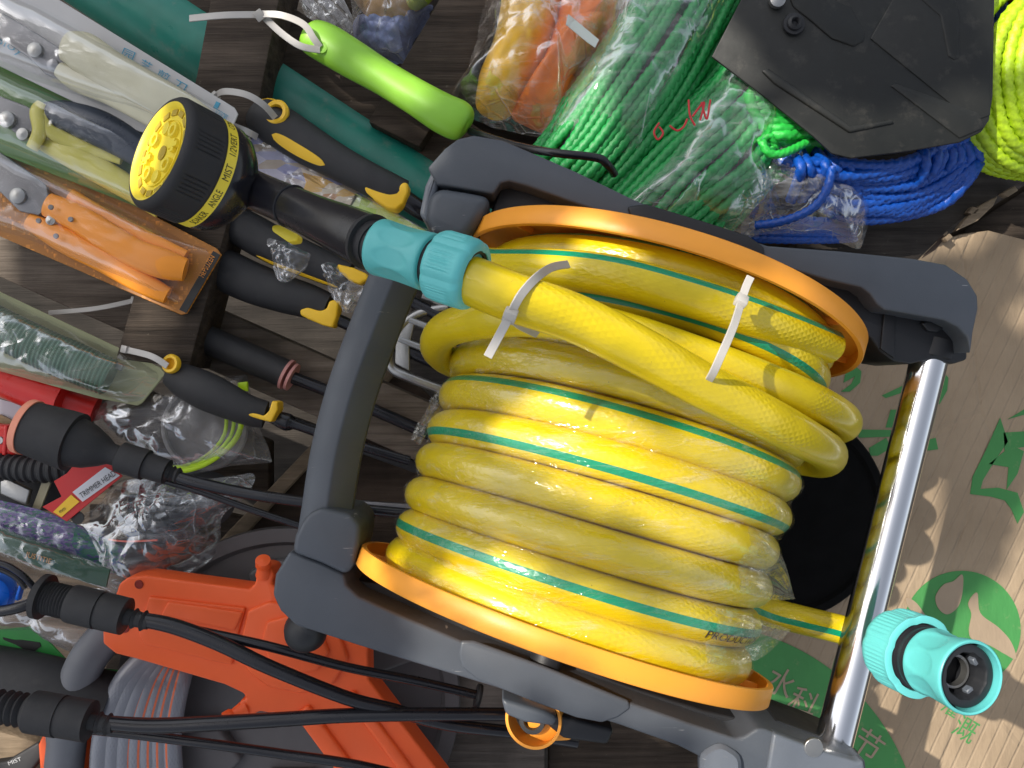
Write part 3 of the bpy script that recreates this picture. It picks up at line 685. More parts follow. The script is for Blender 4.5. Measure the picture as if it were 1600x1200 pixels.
# ------------------------------------------------------------ connectors
def connector(label, a, b, sc, opened=False, lk=1.0):
    a, b = Vector(a), Vector(b); d = (b-a).normalized(); t = thing('hose_connector', label, 'hose connector', a.lerp(b, .5), 'turquoise hose connectors')
    def dim(ang, i, tt):
        k = (ang/(2*math.pi)*8) % 1; x = (k-.5)*2; y = (tt/sc/lk-.014)/.0085
        q = max(0, 1-x*x*1.2-y*y); return 1-.075*math.sqrt(q)*1.0 if q > 0 else 1
    body = [(0, .0132), (.0004, .0142), (.0012, .0148)] + [(.0012+.0245*i/26, .0150-.0006*math.sin(math.pi*i/26)) for i in range(1, 26)] + [(.0262, .0149), (.0270, .0142)]
    def S(pr): return [(x*sc*lk, r*sc) for x, r in pr]
    if not opened:
        m = MB(); m.lathe(S(body), a, d, 96, rm=dim); m.build('collar', TURQ, t, sharp=60)
    else:   # body open towards the viewer end: a is the nut end, flip below
        pass
    def rib(ang, i, tt):
        k = (ang/(2*math.pi)*6) % 1; f = 1-.045*abs(math.sin(math.pi*(k)))**.5*0
        face = .955+.045*min(1, abs(k-.5)*6); tt /= sc*lk
        if .0325 < tt < .044 and abs(k-.5) > .22: face += .016*math.sin(ang*66)
        return face
    return t, d, S, dim, rib, a
t, d, S, dim, rib, a = connector('turquoise quick connector joining the black spray nozzle to the yellow hose', P(590, 385, .330), P(750, 434, .352), .97, lk=1.22)
m = MB(); m.lathe(S([(.024, .0126), (.0315, .0126)]), a, d, 48); m.build('seal_ring', BLACKM, t)
m = MB(); m.lathe(S([(.0300, .0150), (.0306, .0172), (.0318, .0180)]+[(.0318+.0014*i, .0181) for i in range(1, 10)]+[(.0455, .0181), (.0475, .0174), (.0484, .0160), (.0486, .0128), (.0470, .0126)]), a, d, 240, rm=rib); m.build('nut', TURQD, t, sharp=60)
m = MB(); m.lathe(S([(.0465, .0127), (.0482, .0126), (.0482, .0113), (.0465, .0112)]), a, d, 48, closed=True); m.build('grip_ring', GREYD, t)
# right one: nut left, open collar towards the camera
na = P(1398, 1010, .248)
for _i in range(200):
    nb = P(1519, 1060, .250+_i*.0005)
    if (nb-na).length >= .0612 and nb.z-na.z > .02: break
t, d, S, dim, rib, a = connector('turquoise quick connector with open end at the right, above the leaf logo on the cardboard', na, nb, 1.24, True)
m = MB(); m.lathe(S([(-.002, .012), (-.002, .0165), (.0, .0180), (.002, .0188)]+[(.002+.0014*i, .0189) for i in range(1, 10)]+[(.0165, .0189), (.0182, .0192), (.0186, .0186), (.0186, .0158), (.0165, .0156)]), a, d, 240, rm=lambda an, i, tt: (.965+.035*min(1, abs((an/(2*math.pi)*6) % 1-.5)*6))+(.014*math.sin(an*60) if .003*1.2 < tt < .016*1.2 else 0)); m.build('nut', TURQD, t, sharp=60)
m = MB(); m.lathe(S([(.012, .0155), (.0175, .0155), (.018, .0150), (.0188, .0150), (.019, .0138), (.0205, .0138), (.0208, .0146), (.0222, .0146), (.0226, .0130), (.027, .0130)]), a, d, 64); m.build('seal_ring', GREYD, t, sharp=30)
m = MB(); m.lathe(S([(.0242, .0128), (.0244, .0140), (.0250, .0150)]+[(.0250+.0205*i/26, .0154+.0004*(i/26)-.0005*math.sin(math.pi*i/26)) for i in range(1, 27)]+[(.0480, .0161), (.0490, .0160), (.0494, .0155), (.0490, .0147), (.045, .0145), (.040, .0143)]), a, d, 96, c0=False, c1=False, rm=lambda an, i, tt: dim(an, i, tt-.0215*1.2) if tt < .045*1.2 and i < 28 else 1); m.build('collar', TURQ, t, sharp=60)
m = MB(); m.lathe(S([(.040, .0140), (.0462, .0136), (.0466, .0128), (.0466, .0104), (.0455, .0098), (.030, .0094), (.030, 0)]), a, d, 64, c0=False, rm=lambda an, i, tt: 1+(.02*math.cos(12*an) if i in (3, 4) else 0)); m.build('bore', GREYD, t, sharp=35)
m = MB(); u0 = (Vector((0, 0, 1))-d*d.z).normalized(); w0 = d.cross(u0)
for k in range(4):
    an = math.pi/2*k+.4; rd = u0*math.cos(an)+w0*math.sin(an); m.box(a+d*.043*1.2+rd*.0092*1.2, .0012, .0022, .0022, rd, d)
m.build('claw', GREYL, t, bevel=.0005, seg=1)
m = MB(); m.lathe(S([(.036, .0075), (.0395, .0075), (.0395, .0064), (.036, .0062)]), a, d, 40, closed=True); m.build('inner_ring', STEEL, t)

# ------------------------------------------------------------ spray nozzle
nz = thing('spray_nozzle', 'black and yellow round spray nozzle with MIST and ANGLE on its yellow ring', 'spray nozzle', P(300, 250, .25))
n_ = Vector((-.64, .245, .728)).normalized(); e1 = (Vector((0, 0, 1))-n_*n_.z).normalized(); e2 = n_.cross(e1)
F0 = P(247, 236, .300); bk = -n_; RS = 1.0
MB.shrink = (F0, .78)
def nrib(an, i, tt):
    k = (an/(2*math.pi)*8) % 1
    return 1-.022*max(0, math.sin(an*80))*(1 if abs(k-.5) < .26 else 0) if .006 < tt < .026 else 1
m = MB(); m.lathe([(-.0005, .0365), (-.001, .0375), (.0, .0395), (.002, .0412)]+[(.004+.002*i, .0418) for i in range(12)]+[(.0275, .0418), (.0285, .0412), (.0285, .035), (.004, .035), (.002, .0365)], F0, bk, 320, rm=nrib, closed=True); m.build('bezel', BLACKM, nz, sharp=50)
m = MB(); m.lathe([(.0285, .0405), (.0288, .0410), (.0368, .0410), (.0371, .0404)], F0, bk, 96); band_ = m.build('dial_ring', NOZY, nz)
m = MB(); m.lathe([(.036, .0402), (.040, .0408), (.046, .0400), (.053, .0368), (.060, .0300), (.066, .0215), (.070, .0150), (.072, 0)], F0, bk, 96); m.build('head_shell', BLACKG, nz)
def ring_text(mb, body, a0, a1, t0=.0353, t1=.0302):
    # angle from e1 (towards the camera) to e2 (up in the photo)
    def fn(a, c):
        an = R(a0+(a1-a0)*a); rd = e1*math.cos(an)+e2*math.sin(an); return F0+bk*(t0+(t1-t0)*c)+rd*.0412
    return add_text(mb, body, fn)
m = MB()
ring_text(m, 'SOAKER', -66, -42); ring_text(m, 'ANGLE', -34, -15); ring_text(m, 'MIST', -4, 12); ring_text(m, '1/2VERT', 22, 47); ring_text(m, 'CONE', 56, 74)
m.build('dial_text', INK, band_, smooth=False)
m = MB(); m.lathe([(.0035, 0), (.0035, .0325), (.002, .0335), (-.0002, .0352), (-.0008, .0366), (.002, .037), (.004, .0365), (.006, 0)], F0, bk, 96); fp = m.build('face_plate', NOZY, nz, sharp=40)
def disc_pt(r, an): return F0+bk*.0035+(e1*math.cos(R(an))+e2*math.sin(R(an)))*r
m = MB()
for k in range(16):
    an = k*22.5+8; rd = (e1*math.cos(R(an))+e2*math.sin(R(an))); tn = rd.cross(n_)
    m.box(disc_pt(.0300, an)+n_*.0004, .0021, .0040, .0006, rd, tn)
m.lathe([(0, 0), (0, .0052), (.0006, .0054), (.0008, .0)], F0+bk*.0032, n_, 32)
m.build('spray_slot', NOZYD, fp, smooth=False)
m = MB()
for k, (rr, an) in enumerate([(.0185, 20), (.0185, 65), (.0185, 110), (.0185, 155), (.0185, 200), (.0185, 245), (.0185, 290), (.0185, 335)]):
    o = disc_pt(rr, an)
    if k % 2: m.lathe([(0, .0058), (.003, .0055), (.0034, .005), (.003, .0032), (.001, .003), (.001, 0)], o, n_, 28)
    elif k % 4 == 0:
        rd = e1*math.cos(R(an))+e2*math.sin(R(an)); m.box(o+n_*.0015, .0058, .0018, .0015, rd, rd.cross(n_)); m.box(o+n_*.0015, .0018, .0048, .0014, rd, rd.cross(n_))
    else: m.lathe([(0, .0050), (.0022, .0047), (.0026, .0036), (.0026, 0)], o, n_, 28)
m.lathe([(0, .0250), (.0012, .0250), (.0012, .0242), (0, .0242)], F0+bk*.0035, n_, 64, closed=True)
m.build('spray_pattern', NOZY, fp, bevel=0)
MB.shrink = None
q = F0+bk*.040
pth = [tuple(q)+(.018,), tuple(P(352, 280, .258))+(.0160,), tuple(P(384, 292, .265))+(.0120,), tuple(P(415, 305, .276))+(.0112,), tuple(P(450, 320, .288))+(.0112,), tuple(P(500, 343, .303))+(.0122,), tuple(P(545, 363, .316))+(.0136,), tuple(P(578, 378, .325))+(.0141,)]
m = MB(); m.tube(crv(pth, 8), n=40); gr = m.build('grip', BLACKG, nz, sharp=60)
dd = (P(590, 385, .330)-P(545, 363, .316)).normalized(); o = P(578, 378, .325)
m = MB(); m.lathe([(-.002, .0141), (.0, .0146), (.0010, .0146), (.0012, .0120), (.006, .0120), (.006, .0112), (.010, .0112)], o, dd, 56); m.build('end_collar', BLACKM, nz, sharp=40)
m = MB(); fr = frames(crv(pth, 8)); k = 33
c, tt, u, w = fr[k]; m.lathe([(-.0004, .0117), (0, .0122), (.0004, .0117)], c, tt, 48); m.build('seam', GREYD, gr)
m = MB(); 
for (x, y, z, w1, h1) in ((440, 362, .262, 26, 10),):
    m.prism([(424, 352), (434, 350), (466, 366), (465, 376), (450, 378), (424, 360)], .262, .012)
m.build('flow_lever', NOZY, nz, bevel=.002)
m = MB(); m.lathe([(0, .0045), (.004, .0045), (.004, .0028), (0, .0028)], P(374, 226, .235), (-.2, .1, .9), 24, closed=True); m.build('hang_ring', BLACKG, nz)
# ------------------------------------------------------------ left side: pipe, tools, packs
m = MB(); a, b = P(90, -75, -.012), P(760, 365, -.012); m.tube([tuple(a.lerp(b, i/20)) for i in range(21)], .034, 48)
tag(m.build('teal_pipe', TEAL), 'scuffed teal green pipe running diagonally behind the dark post', 'pipe')

def poly_tube(name, pts, mat, parent=None, n=18, k=8, z=None, r=None, flat=None, **kw):
    p = crv(PP(pts, z, r), k)
    if flat: p = [q[:4]+(q[3]*flat,) for q in p]
    m = MB(); m.tube(p, n=n); return p, m.build(name, mat, parent, **kw)

# lime handle (hole is a recessed eye)
t = thing('tool_handle', 'lime green moulded tool handle tied with a white cable tie at the top', 'garden tool', P(600, 130, .03), 'garden hand tools')
p, o = poly_tube('grip', [(476, 52, .05, .009), (486, 57, .05, .0145), (510, 68, .05, .0165), (550, 92, .052, .0160), (600, 122, .054, .0145), (650, 152, .056, .0150), (690, 176, .057, .0165), (715, 188, .056, .0168), (728, 195, .055, .0135), (733, 198, .055, .006)], LIME, t, n=32, flat=.72)
m = MB(); ho = P(500, 74, .0608); m.lathe([(0, .0050), (.0012, .0046), (.0012, .0034), (-.0015, .0028), (-.0015, 0)], ho, (0, 0, 1), 32, rm=lambda a, i, tt: 1+.35*abs(math.cos(a-R(80)))); m.build('eye', LIME, t)
m = MB(); m.lathe([(0, .0026), (.0002, 0)], ho-Vector((0, 0, .0012)), (0, 0, 1), 24, rm=lambda a, i, tt: 1+.45*abs(math.cos(a-R(80)))); m.build('eye_hole', INK, t)
poly_tube('shank', [(735, 205, .052), (800, 226, .09), (860, 238, .118), (930, 246, .122), (948, 256, .120), (960, 272, .108)], BLACKG, t, r=.0032, n=12)
tie('white cable tie looped through the eye of the lime green handle', [[(406, 22, .066), (440, 24, .070), (474, 38, .069), (490, 60, .066), (500, 74, .062)], [(412, 26, .062), (440, 52, .066), (470, 72, .068), (500, 78, .062)]], (405, 24, .066), [(400, 23, .066), (350, 24, .068), (296, 29, .062)], w=.0028, hr=.004)

def hand_tool(label, pts, ringp=None, inl=(), collar=None, shank=None, flat=.85, mat=BLACKM):
    q0 = pts[len(pts)//2]; t = thing('hand_tool', label, 'garden tool', P(q0[0], q0[1], max(0, q0[2]-.02)), 'garden hand tools')
    p, o = poly_tube('grip', pts, mat, t, n=28, flat=flat)
    for (s0, s1, ac, aw) in inl: MB().patch(p, s0, s1, ac, aw).build('grip_inlay', TOOLY, t, sharp=60)
    if ringp:
        x, y, z, r1, tl = ringp; MB().lathe([(0, r1), (.003, r1*1.04), (.005, r1*.9), (.0045, r1*.62), (-.001, r1*.5), (-.001, 0)], P(x, y, z), (tl, .1, 1), 32, rm=lambda a, i, tt: 1).build('hang_eye', TOOLY, t)
    if collar: 
        MB().prism(collar[0], collar[1], .018).build('finger_guard', TOOLY, t, bevel=.0045, seg=4)
    if shank: poly_tube('shank', shank, BLACKG, t, n=14)
    return t, p
hand_tool('black tool handle with yellow oval inlay and yellow eye, below the lime green handle', [(396, 172, .05, .010), (410, 182, .05, .0165), (440, 200, .052, .0178), (480, 226, .054, .0170), (525, 252, .056, .0150), (570, 276, .057, .0138), (610, 296, .056, .0135), (632, 304, .055, .0120)],
          (434, 178, .062, .0105, -.2), [(.30, .56, 34, 17), (.0, .22, -72, 12)], ([(566, 287), (580, 285), (606, 296), (620, 292), (630, 284), (638, 286), (638, 300), (630, 318), (618, 328), (604, 324), (586, 312), (572, 300)], .066), [(628, 308, .05, .008), (660, 330, .045, .008), (700, 352, .035, .005), (760, 380, .02, .005)])
hand_tool('black tool handle with thin yellow edge half hidden under the spray nozzle grip', [(330, 330, .03, .010), (372, 352, .032, .016), (430, 384, .034, .0165), (490, 410, .036, .0150), (545, 432, .036, .0135)],
          None, [(.02, .22, 30, 16), (.45, .95, 62, 8)], ([(526, 412), (552, 418), (574, 428), (576, 436), (562, 444), (545, 438), (530, 424)], .05), [(570, 438, .036, .005), (640, 470, .03, .005), (700, 500, .03, .005)])
hand_tool('thick black tool handle with yellow finger guard just above the grey slat', [(322, 402, .03, .010), (345, 418, .03, .0175), (390, 440, .032, .0180), (440, 458, .034, .0165), (480, 470, .034, .0150), (512, 482, .034, .0135)],
          None, [(.0, .10, 20, 40)], ([(468, 484), (480, 480), (500, 486), (510, 482), (514, 470), (524, 468), (530, 472), (526, 496), (520, 512), (504, 508), (480, 498), (469, 492)], .047), [(520, 496, .032, .0055), (600, 532, .028, .0055), (700, 576, .026, .0055), (760, 600, .02, .005)])
hand_tool('black tool handle with yellow eye hanging in front of the bag of lime trimmer line', [(266, 584, .05, .010), (286, 594, .052, .0140), (320, 610, .055, .0160), (350, 624, .056, .0150), (385, 640, .056, .0130), (415, 648, .054, .0115)],
          (270, 569, .060, .0078, -.2), [], ([(379, 645), (395, 645), (412, 650), (420, 642), (425, 626), (434, 628), (434, 640), (424, 660), (408, 656), (388, 650)], .066), [(424, 650, .05, .0055), (450, 660, .048, .0075), (462, 664, .048, .004), (540, 690, .044, .004), (640, 720, .04, .004)])
tie('thin cable tie arching from the silver pack to the yellow eye of the black handle', [[(336, 150, .07), (352, 143, .078), (385, 148, .084), (412, 164, .08), (430, 184, .068)]], (336, 151, .07), [(362, 196, .068), (385, 205, .07), (402, 214, .06)], w=.0026)
tie('cable tie lying on the grey slat below the orange pack with its tail pointing left', [[(242, 473, .03), (225, 474, .034), (212, 470, .034)], [(214, 474, .034), (236, 496, .036), (262, 521, .03)]], (211, 470, .034), [(208, 470, .034), (150, 482, .034), (76, 489, .028)], w=.002)
tie('cable tie leading to the yellow eye of the handle beside the green blister pack', [[(262, 572, .066), (235, 556, .064), (190, 545, .05)]], (196, 546, .052), None, w=.0026)

t = thing('rubber_tube_tool', 'dull black round handle with two pink rings below the grey slat', 'garden tool', P(350, 540, .0), 'garden hand tools')
poly_tube('sleeve', [(262, 508, .02, .0125), (300, 520, .02, .0128), (380, 555, .02, .0128), (446, 584, .02, .0128)], BLACKM, t, n=28)
poly_tube('ring', [(446, 584, .02, .0140), (450, 586, .02, .0140)], PINK, t, n=28, k=2); poly_tube('ring', [(454, 588, .02, .0128), (458, 590, .02, .0128)], PINK, t, n=28, k=2)
poly_tube('shank', [(458, 590, .02, .0055), (560, 630, .015, .0055), (720, 700, .01, .0055)], BLACKG, t)

def bar(name, p0, p1, hw, z, th, mat, label=None, cat=None, parent=None, bev=.001):
    o = MB().prism(band(p0, p1, hw), z, th).build(name, mat, parent, bevel=bev, seg=2)
    return tag(o, label, cat) if label else o
bar('metal_bar', (400, 640), (760, 770), 9, -.02, .01, GREYD, 'dark metal bar crossing the gap behind the carry handle', 'metal bar')
bar('metal_bar', (380, 775), (800, 802), 4, .0, .006, DSTEEL, 'thin dark metal bar beside the lower elbow of the reel frame', 'metal bar')

# metal fork head
t = thing('fork_head', 'dull metal fork head with slotted tines between the carry handle and the yellow hose', 'garden tool', P(650, 540, .03), 'garden hand tools')
poly_tube('frame', [(700, 480, .03), (655, 490, .03), (622, 515, .032), (608, 545, .034), (612, 575, .034), (640, 590, .034), (700, 612, .03), (760, 630, .03)], STEEL, t, r=.0042, n=12)
for k, (p0, p1) in enumerate((((640, 500), (760, 545)), ((624, 530), (750, 578)), ((660, 462), (780, 500)))):
    poly_tube('tine', [(p0[0], p0[1], .032), (p1[0], p1[1], .03)], STEEL, t, r=.0034, n=10, k=2)
MB().prism([(618, 520), (636, 500), (648, 506), (640, 540), (640, 580), (616, 568)], .034, .004).build('plate', STEEL, t, bevel=.001)

# ---- blister packs of pruning shears
def pack(name, label, card, z, mat, cat='packed shears', group='pruning shears in blister packs'):
    c = (sum(p[0] for p in card)/len(card), sum(p[1] for p in card)/len(card))
    t = thing(name, label, cat, P(c[0], c[1], z-.002), group)
    MB().prism(card, z, .0015).build('card', mat, t, bevel=.0004, seg=1); return t
def shear_part(nm, pts, mat, t, flat=.6, n=22): return poly_tube(nm, pts, mat, t, n=n, flat=flat)
SILV = paper('silver_card', (.48, .47, .46)); GRNC = paper('green_card', (.10, .22, .05)); ORC = honey('orange_card', (.80, .30, .03))
CREAM = plastic('cream_plastic', (.56, .53, .38), .35); YEL2 = plastic('dull_yellow_plastic', (.55, .50, .10), .35); ORH = plastic('orange_handle_plastic', (.88, .30, .02), .35, .05, .06)
BLUE = plastic('blue_print', (.05, .30, .45), .5, 0, 0); NAVY = plastic('navy_rubber', (.03, .04, .06), .3)
t = pack('shears_pack', 'silver blister pack of pruning shears with cream handles in the top left corner', [(-90, -70), (64, -20), (80, -8), (366, 168), (372, 178), (348, 236), (338, 240), (200, 200), (-90, 60)], .085, SILV)
shear_part('handle', [(104, 72, .096, .012), (130, 82, .098, .016), (170, 108, .099, .0155), (230, 142, .099, .0150), (290, 172, .098, .0125), (330, 195, .096, .009)], CREAM, t)
shear_part('handle', [(92, 108, .094, .006), (120, 124, .095, .0095), (170, 142, .096, .0105), (220, 168, .096, .0105), (280, 205, .095, .009)], CREAM, t)
MB().prism([(-90, -10), (0, 18), (30, 35), (70, 60), (95, 76), (105, 95), (100, 125), (70, 115), (45, 90), (0, 60), (-90, 25)], .094, .004).build('blade', DSTEEL, t, bevel=.001)
MB().lathe([(0, .0062), (.003, .0058), (.004, .004), (.004, 0)], P(57, 80, .094), (0, 0, 1), 28).build('pivot', STEEL, t)
MB().lathe([(0, .0048), (.003, .0044), (.004, 0)], P(85, 103, .094), (0, 0, 1), 24).build('pivot', DSTEEL, t)
for ch, p0, p1 in (('园', (188, 88), (206, 96)), ('艺', (216, 104), (232, 113)), ('剪', (242, 120), (260, 130)), ('刀', (268, 136), (286, 146))): text_px(MB(), ch, p0, p1, 15, .0856).build('blue_character', BLUE, t, smooth=False)
text_px(MB(), 'SCISSORS', (334, 178), (352, 189), 10, .0856, False).build('blue_text', BLUE, t, smooth=False)
text_px(MB(), 'ploy', (-10, 70), (32, 90), 17, .0856).build('blue_text', BLUE, t, smooth=False)
MB().prism([(338, 158), (344, 161), (339, 171), (333, 168)], .0856, .0006).build('blue_mark', BLUE, t, smooth=False)
MB().pillow([(-80, -40), (40, 0), (110, 35), (330, 160), (340, 195), (320, 225), (230, 190), (90, 140), (-80, 60)], .087, .026, 5, cr=.0006, cs=40, seed=2, solid=False).build('blister', FL_BL, t, sharp=80)

t = pack('shears_pack', 'green blister pack of pruning shears with yellow and black handles below the silver pack', [(-90, 55), (0, 96), (250, 210), (300, 240), (303, 330), (292, 352), (262, 342), (-90, 205)], .068, GRNC)
shear_part('handle', [(66, 175, .078, .008), (100, 180, .081, .012), (150, 198, .083, .0145), (200, 225, .083, .0135), (250, 262, .082, .010)], NAVY, t)
shear_part('handle', [(60, 220, .074, .006), (110, 240, .076, .011), (170, 275, .076, .0105), (220, 305, .076, .0095), (252, 326, .074, .0085)], YEL2, t)
shear_part('guard', [(50, 232, .082, .005), (62, 205, .084, .006), (58, 175, .084, .006), (66, 162, .082, .005)], YEL2, t)
shear_part('guard', [(66, 165, .082, .004), (74, 200, .083, .005), (110, 220, .08, .006), (190, 250, .078, .004)], YEL2, t)
MB().prism([(-60, 130), (0, 150), (40, 165), (62, 178), (66, 205), (46, 222), (20, 205), (0, 190), (-60, 170)], .080, .004).build('blade', DSTEEL, t, bevel=.001)
MB().lathe([(0, .0068), (.003, .0064), (.0045, .004), (.0045, 0)], P(13, 188, .081), (0, 0, 1), 28).build('pivot', STEEL, t)
MB().lathe([(0, .0052), (.003, .0048), (.004, 0)], P(38, 211, .081), (0, 0, 1), 24).build('pivot', STEEL, t)
MB().pillow([(-80, 80), (40, 125), (150, 175), (270, 240), (280, 330), (240, 335), (60, 262), (-80, 190)], .069, .026, 5, cr=.0006, cs=40, seed=4, solid=False).build('blister', FL_BL, t, sharp=80)

t = pack('shears_pack', 'orange blister pack of pruning shears with orange handles, black band at its end', [(-90, 165), (0, 212), (338, 388), (346, 398), (292, 490), (283, 492), (34, 384), (-90, 330)], .060, ORC)
MB().prism([(333, 392), (344, 398), (291, 489), (280, 484)], .0606, .0006).build('end_band', INK, t, smooth=False)
text_px(MB(), 'HEPSUZEN', (318, 434), (336, 402), 9, .0612).build('orange_text', ORC, t, smooth=False)
shear_part('handle', [(75, 320, .068, .010), (120, 340, .071, .0115), (160, 365, .073, .0120), (210, 395, .073, .0120), (255, 412, .072, .0125), (290, 422, .070, .0095)], ORH, t)
shear_part('handle', [(45, 345, .066, .007), (100, 375, .069, .0105), (160, 405, .070, .0105), (220, 440, .069, .0095), (262, 462, .067, .007)], ORH, t)
shear_part('handle', [(110, 305, .066, .006), (170, 345, .067, .0075), (230, 375, .067, .0075), (290, 402, .066, .006)], ORH, t)
MB().prism([(-60, 205), (0, 238), (35, 262), (72, 290), (78, 318), (60, 336), (30, 330), (0, 300), (-60, 262)], .070, .004).build('blade', DSTEEL, t, bevel=.001)
MB().lathe([(0, .0068), (.003, .0064), (.0045, .004), (.0045, 0)], P(30, 307, .070), (0, 0, 1), 28).build('pivot', STEEL, t)
MB().lathe([(0, .0045), (.003, .0040), (.0035, 0)], P(82, 345, .070), (0, 0, 1), 24).build('pivot', STEEL, t)
for x, y in ((80, 324), (111, 343), (61, 345), (88, 369)): MB().lathe([(0, .0022), (.0012, .002), (.0012, 0)], P(x, y, .0795), (0, 0, 1), 16).build('rivet', DSTEEL, t)
MB().pillow([(-80, 190), (20, 235), (150, 300), (300, 378), (326, 400), (290, 462), (250, 466), (60, 385), (-80, 320)], .061, .025, 5, cr=.0006, cs=40, seed=6, solid=False).build('blister', FL_BL, t, sharp=80)

t = pack('saw_pack', 'clear and olive blister pack with a green ribbed handle inside, at the left edge', [(-90, 415), (0, 456), (250, 574), (259, 584), (222, 630), (214, 634), (150, 622), (-90, 555)], .050, plastic('olive_card', (.30, .31, .17), .45), cat='packed saw', group='goods in clear packs')
p, o = shear_part('ribbed_handle', [(-60, 478, .060, .014), (0, 512, .062, .0155), (60, 542, .063, .0160), (120, 568, .063, .0160), (172, 590, .061, .0150)], plastic('green_handle', (.045, .13, .085), .35), t)
m = MB()
rs = resample([q for q in p], .0042); 
for q in rs[2:-1]:
    pass
o.data.materials[0] = MATS['green_handle']
m = MB(); fr = frames(rs)
pr2 = []
for i, q in enumerate(resample(p, .0009)):
    k = 1+.05*(1 if (i//2) % 2 else -.6); pr2.append((q[0], q[1], q[2], q[3]*k*1.02, q[4]*k*1.04))
m.tube(pr2, n=22); m.build('ribs', MATS['green_handle'], t, sharp=30)
MB().prism(band((-60, 455), (190, 575), 5), .060, .004).build('blade', DSTEEL, t)
text_px(MB(), 'HANDLE SAW', (55, 524), (140, 561), 10, .0606).build('black_text', INK, t, smooth=False)
MB().pillow([(-80, 420), (0, 462), (120, 520), (240, 578), (238, 604), (212, 628), (150, 616), (-80, 548)], .051, .028, 5, cr=.002, cs=45, seed=9, solid=False).build('blister', FL_BL2, t, sharp=80)

# red flashlight like cylinder, red clamp, papers
t = thing('red_tube', 'red plastic tube with a collar under the clear and olive pack at the left edge', 'tube', P(40, 605, .02))
poly_tube('body', [(-80, 552, .03, .0165), (0, 585, .03, .0180), (85, 618, .03, .0185)], RED, t, n=32)
poly_tube('collar', [(85, 617, .03, .0205), (106, 625, .03, .0205)], RED, t, n=32, k=3); poly_tube('neck', [(106, 625, .025, .012), (150, 640, .02, .012)], RED, t, n=24, k=3)
MB().prism([(-60, 618), (0, 624), (62, 640), (48, 680), (0, 690), (-60, 690)], .018, .001).build('printed_leaflet', paper('leaflet', (.55, .56, .62)), None); bpy.data.objects['printed_leaflet'].update_tag()
tag(bpy.data.objects['printed_leaflet'], 'pale leaflet edge under the red tube at the left edge', 'leaflet')
tag(MB().prism([(-60, 640), (0, 648), (42, 668), (36, 700), (-60, 700)], .0225, .003).build('patterned_card', plastic('patterned_card', (.35, .26, .12), .4, .6)), 'small brown patterned card lying on the pale leaflet', 'card')
t = thing('red_clamp', 'glossy red plastic clamp end at the left edge below the patterned card', 'clamp', P(10, 690, .02))
MB().prism([(-60, 660), (22, 666), (30, 672), (24, 712), (-60, 706)], .045, .02).build('body', RED, t, bevel=.003)
MB().prism([(6, 664), (12, 665), (8, 712), (2, 711)], .0465, .02).build('band', RED, t, bevel=.001); MB().prism([(20, 690), (48, 712), (40, 716), (18, 712)], .036, .01).build('lip', RED, t, bevel=.001)
MB().lathe([(0, .0035), (.001, .003), (.001, 0)], P(0, 688, .045), (0, 0, 1), 20).build('stud', STEEL, t)

# irrigation heads on black tubing
def barb(t, pts_dir):
    pass
def micro(label, prof, o, d, tubes, rim=None):
    t = thing('hose_fitting', label, 'hose fitting', o, 'black hose fittings with tubing'); d = Vector(d).normalized()
    MB().lathe(prof, o, d, 48).build('body', BLACKM, t, sharp=30)
    if rim: MB().lathe(rim, o, d, 48).build('rim', SALM, t, sharp=30)
    for tb in tubes:
        tb = [q[:3]+(q[3]*.72,) for q in tb]
        poly_tube('tubing', tb, BLACKG, t, n=16)
    return t, d
def vdir(p, q): return (Vector(q)-Vector(p)).normalized()
a = P(43, 667, .105); b = P(250, 734, .10); L = (b-a).length
prof = [(0, .0255), (.005, .0262), (.030, .0285), (.040, .0290), (.0405, .0245), (.052, .0215), (.064, .0150), (.070, .0105), (.077, .0100), (.0772, .0125), (.0785, .0150), (.100, .0152), (.1005, .0128), (.118, .0124), (.1185, .0085), (.1215, .0062), (.1225, .0082), (.1245, .0062), (.127, .0080), (.129, .006)]
micro('black cup shaped hose fitting with salmon rim beside the bag of lime trimmer line', [(x*L/.112, r*.80) for x, r in prof], a, b-a,
      [[(268, 741, .10, .0055), (300, 752, .10, .0068), (360, 766, .10, .0066), (430, 778, .10, .0062), (560, 795, .095, .006), (700, 808, .09, .006)], [(200, 735, .085, .0040), (300, 764, .082, .0040), (380, 792, .08, .0040), (458, 818, .076, .004), (560, 850, .07, .004)]],
      rim=[(-.0025, .0204), (-.0025, .0216), (.0025, .0218), (.0025, .0204)])
a = P(58, 930, .13); b = P(200, 964, .13); L = (b-a).length
prof = [(0, .018), (.002, .018), (.0022, .0225), (.0065, .0225), (.0067, .0155)] + [(.008+.0012*i, .0168 if i % 2 else .0152) for i in range(14)] + [(.0255, .0150), (.026, .0185), (.0285, .0190), (.048, .0190), (.0482, .0176), (.0495, .0176), (.0497, .0186), (.068, .0184), (.0685, .0085), (.073, .0075), (.0745, .0105), (.0765, .0080), (.080, .0075), (.0815, .0105), (.0835, .008), (.086, .0075)]
micro('threaded black hose fitting with two black tubes crossing the orange reel frame', [(x, r*.74) for x, r in prof], a, b-a,
      [[(214, 967, .13, .0075), (270, 978, .13, .0080), (340, 1004, .13, .0080), (420, 1042, .13, .0076), (540, 1090, .125, .0072), (610, 1108, .12, .0068), (700, 1132, .11, .0066), (800, 1144, .10, .0066), (900, 1160, .08, .0066)],
       [(230, 968, .122, .0048), (300, 984, .122, .0052), (420, 1010, .12, .0052), (540, 1042, .11, .005), (650, 1064, .10, .005), (745, 1086, .095, .005)]])
t = bpy.data.objects['hose_fitting.001']; o = P(747, 1088, .094); MB().lathe([(-.002, .009), (0, .0098), (.002, .009)], o, vdir(P(650, 1064, .1), P(745, 1086, .095)), 28).build('end_disc', BLACKM, t)
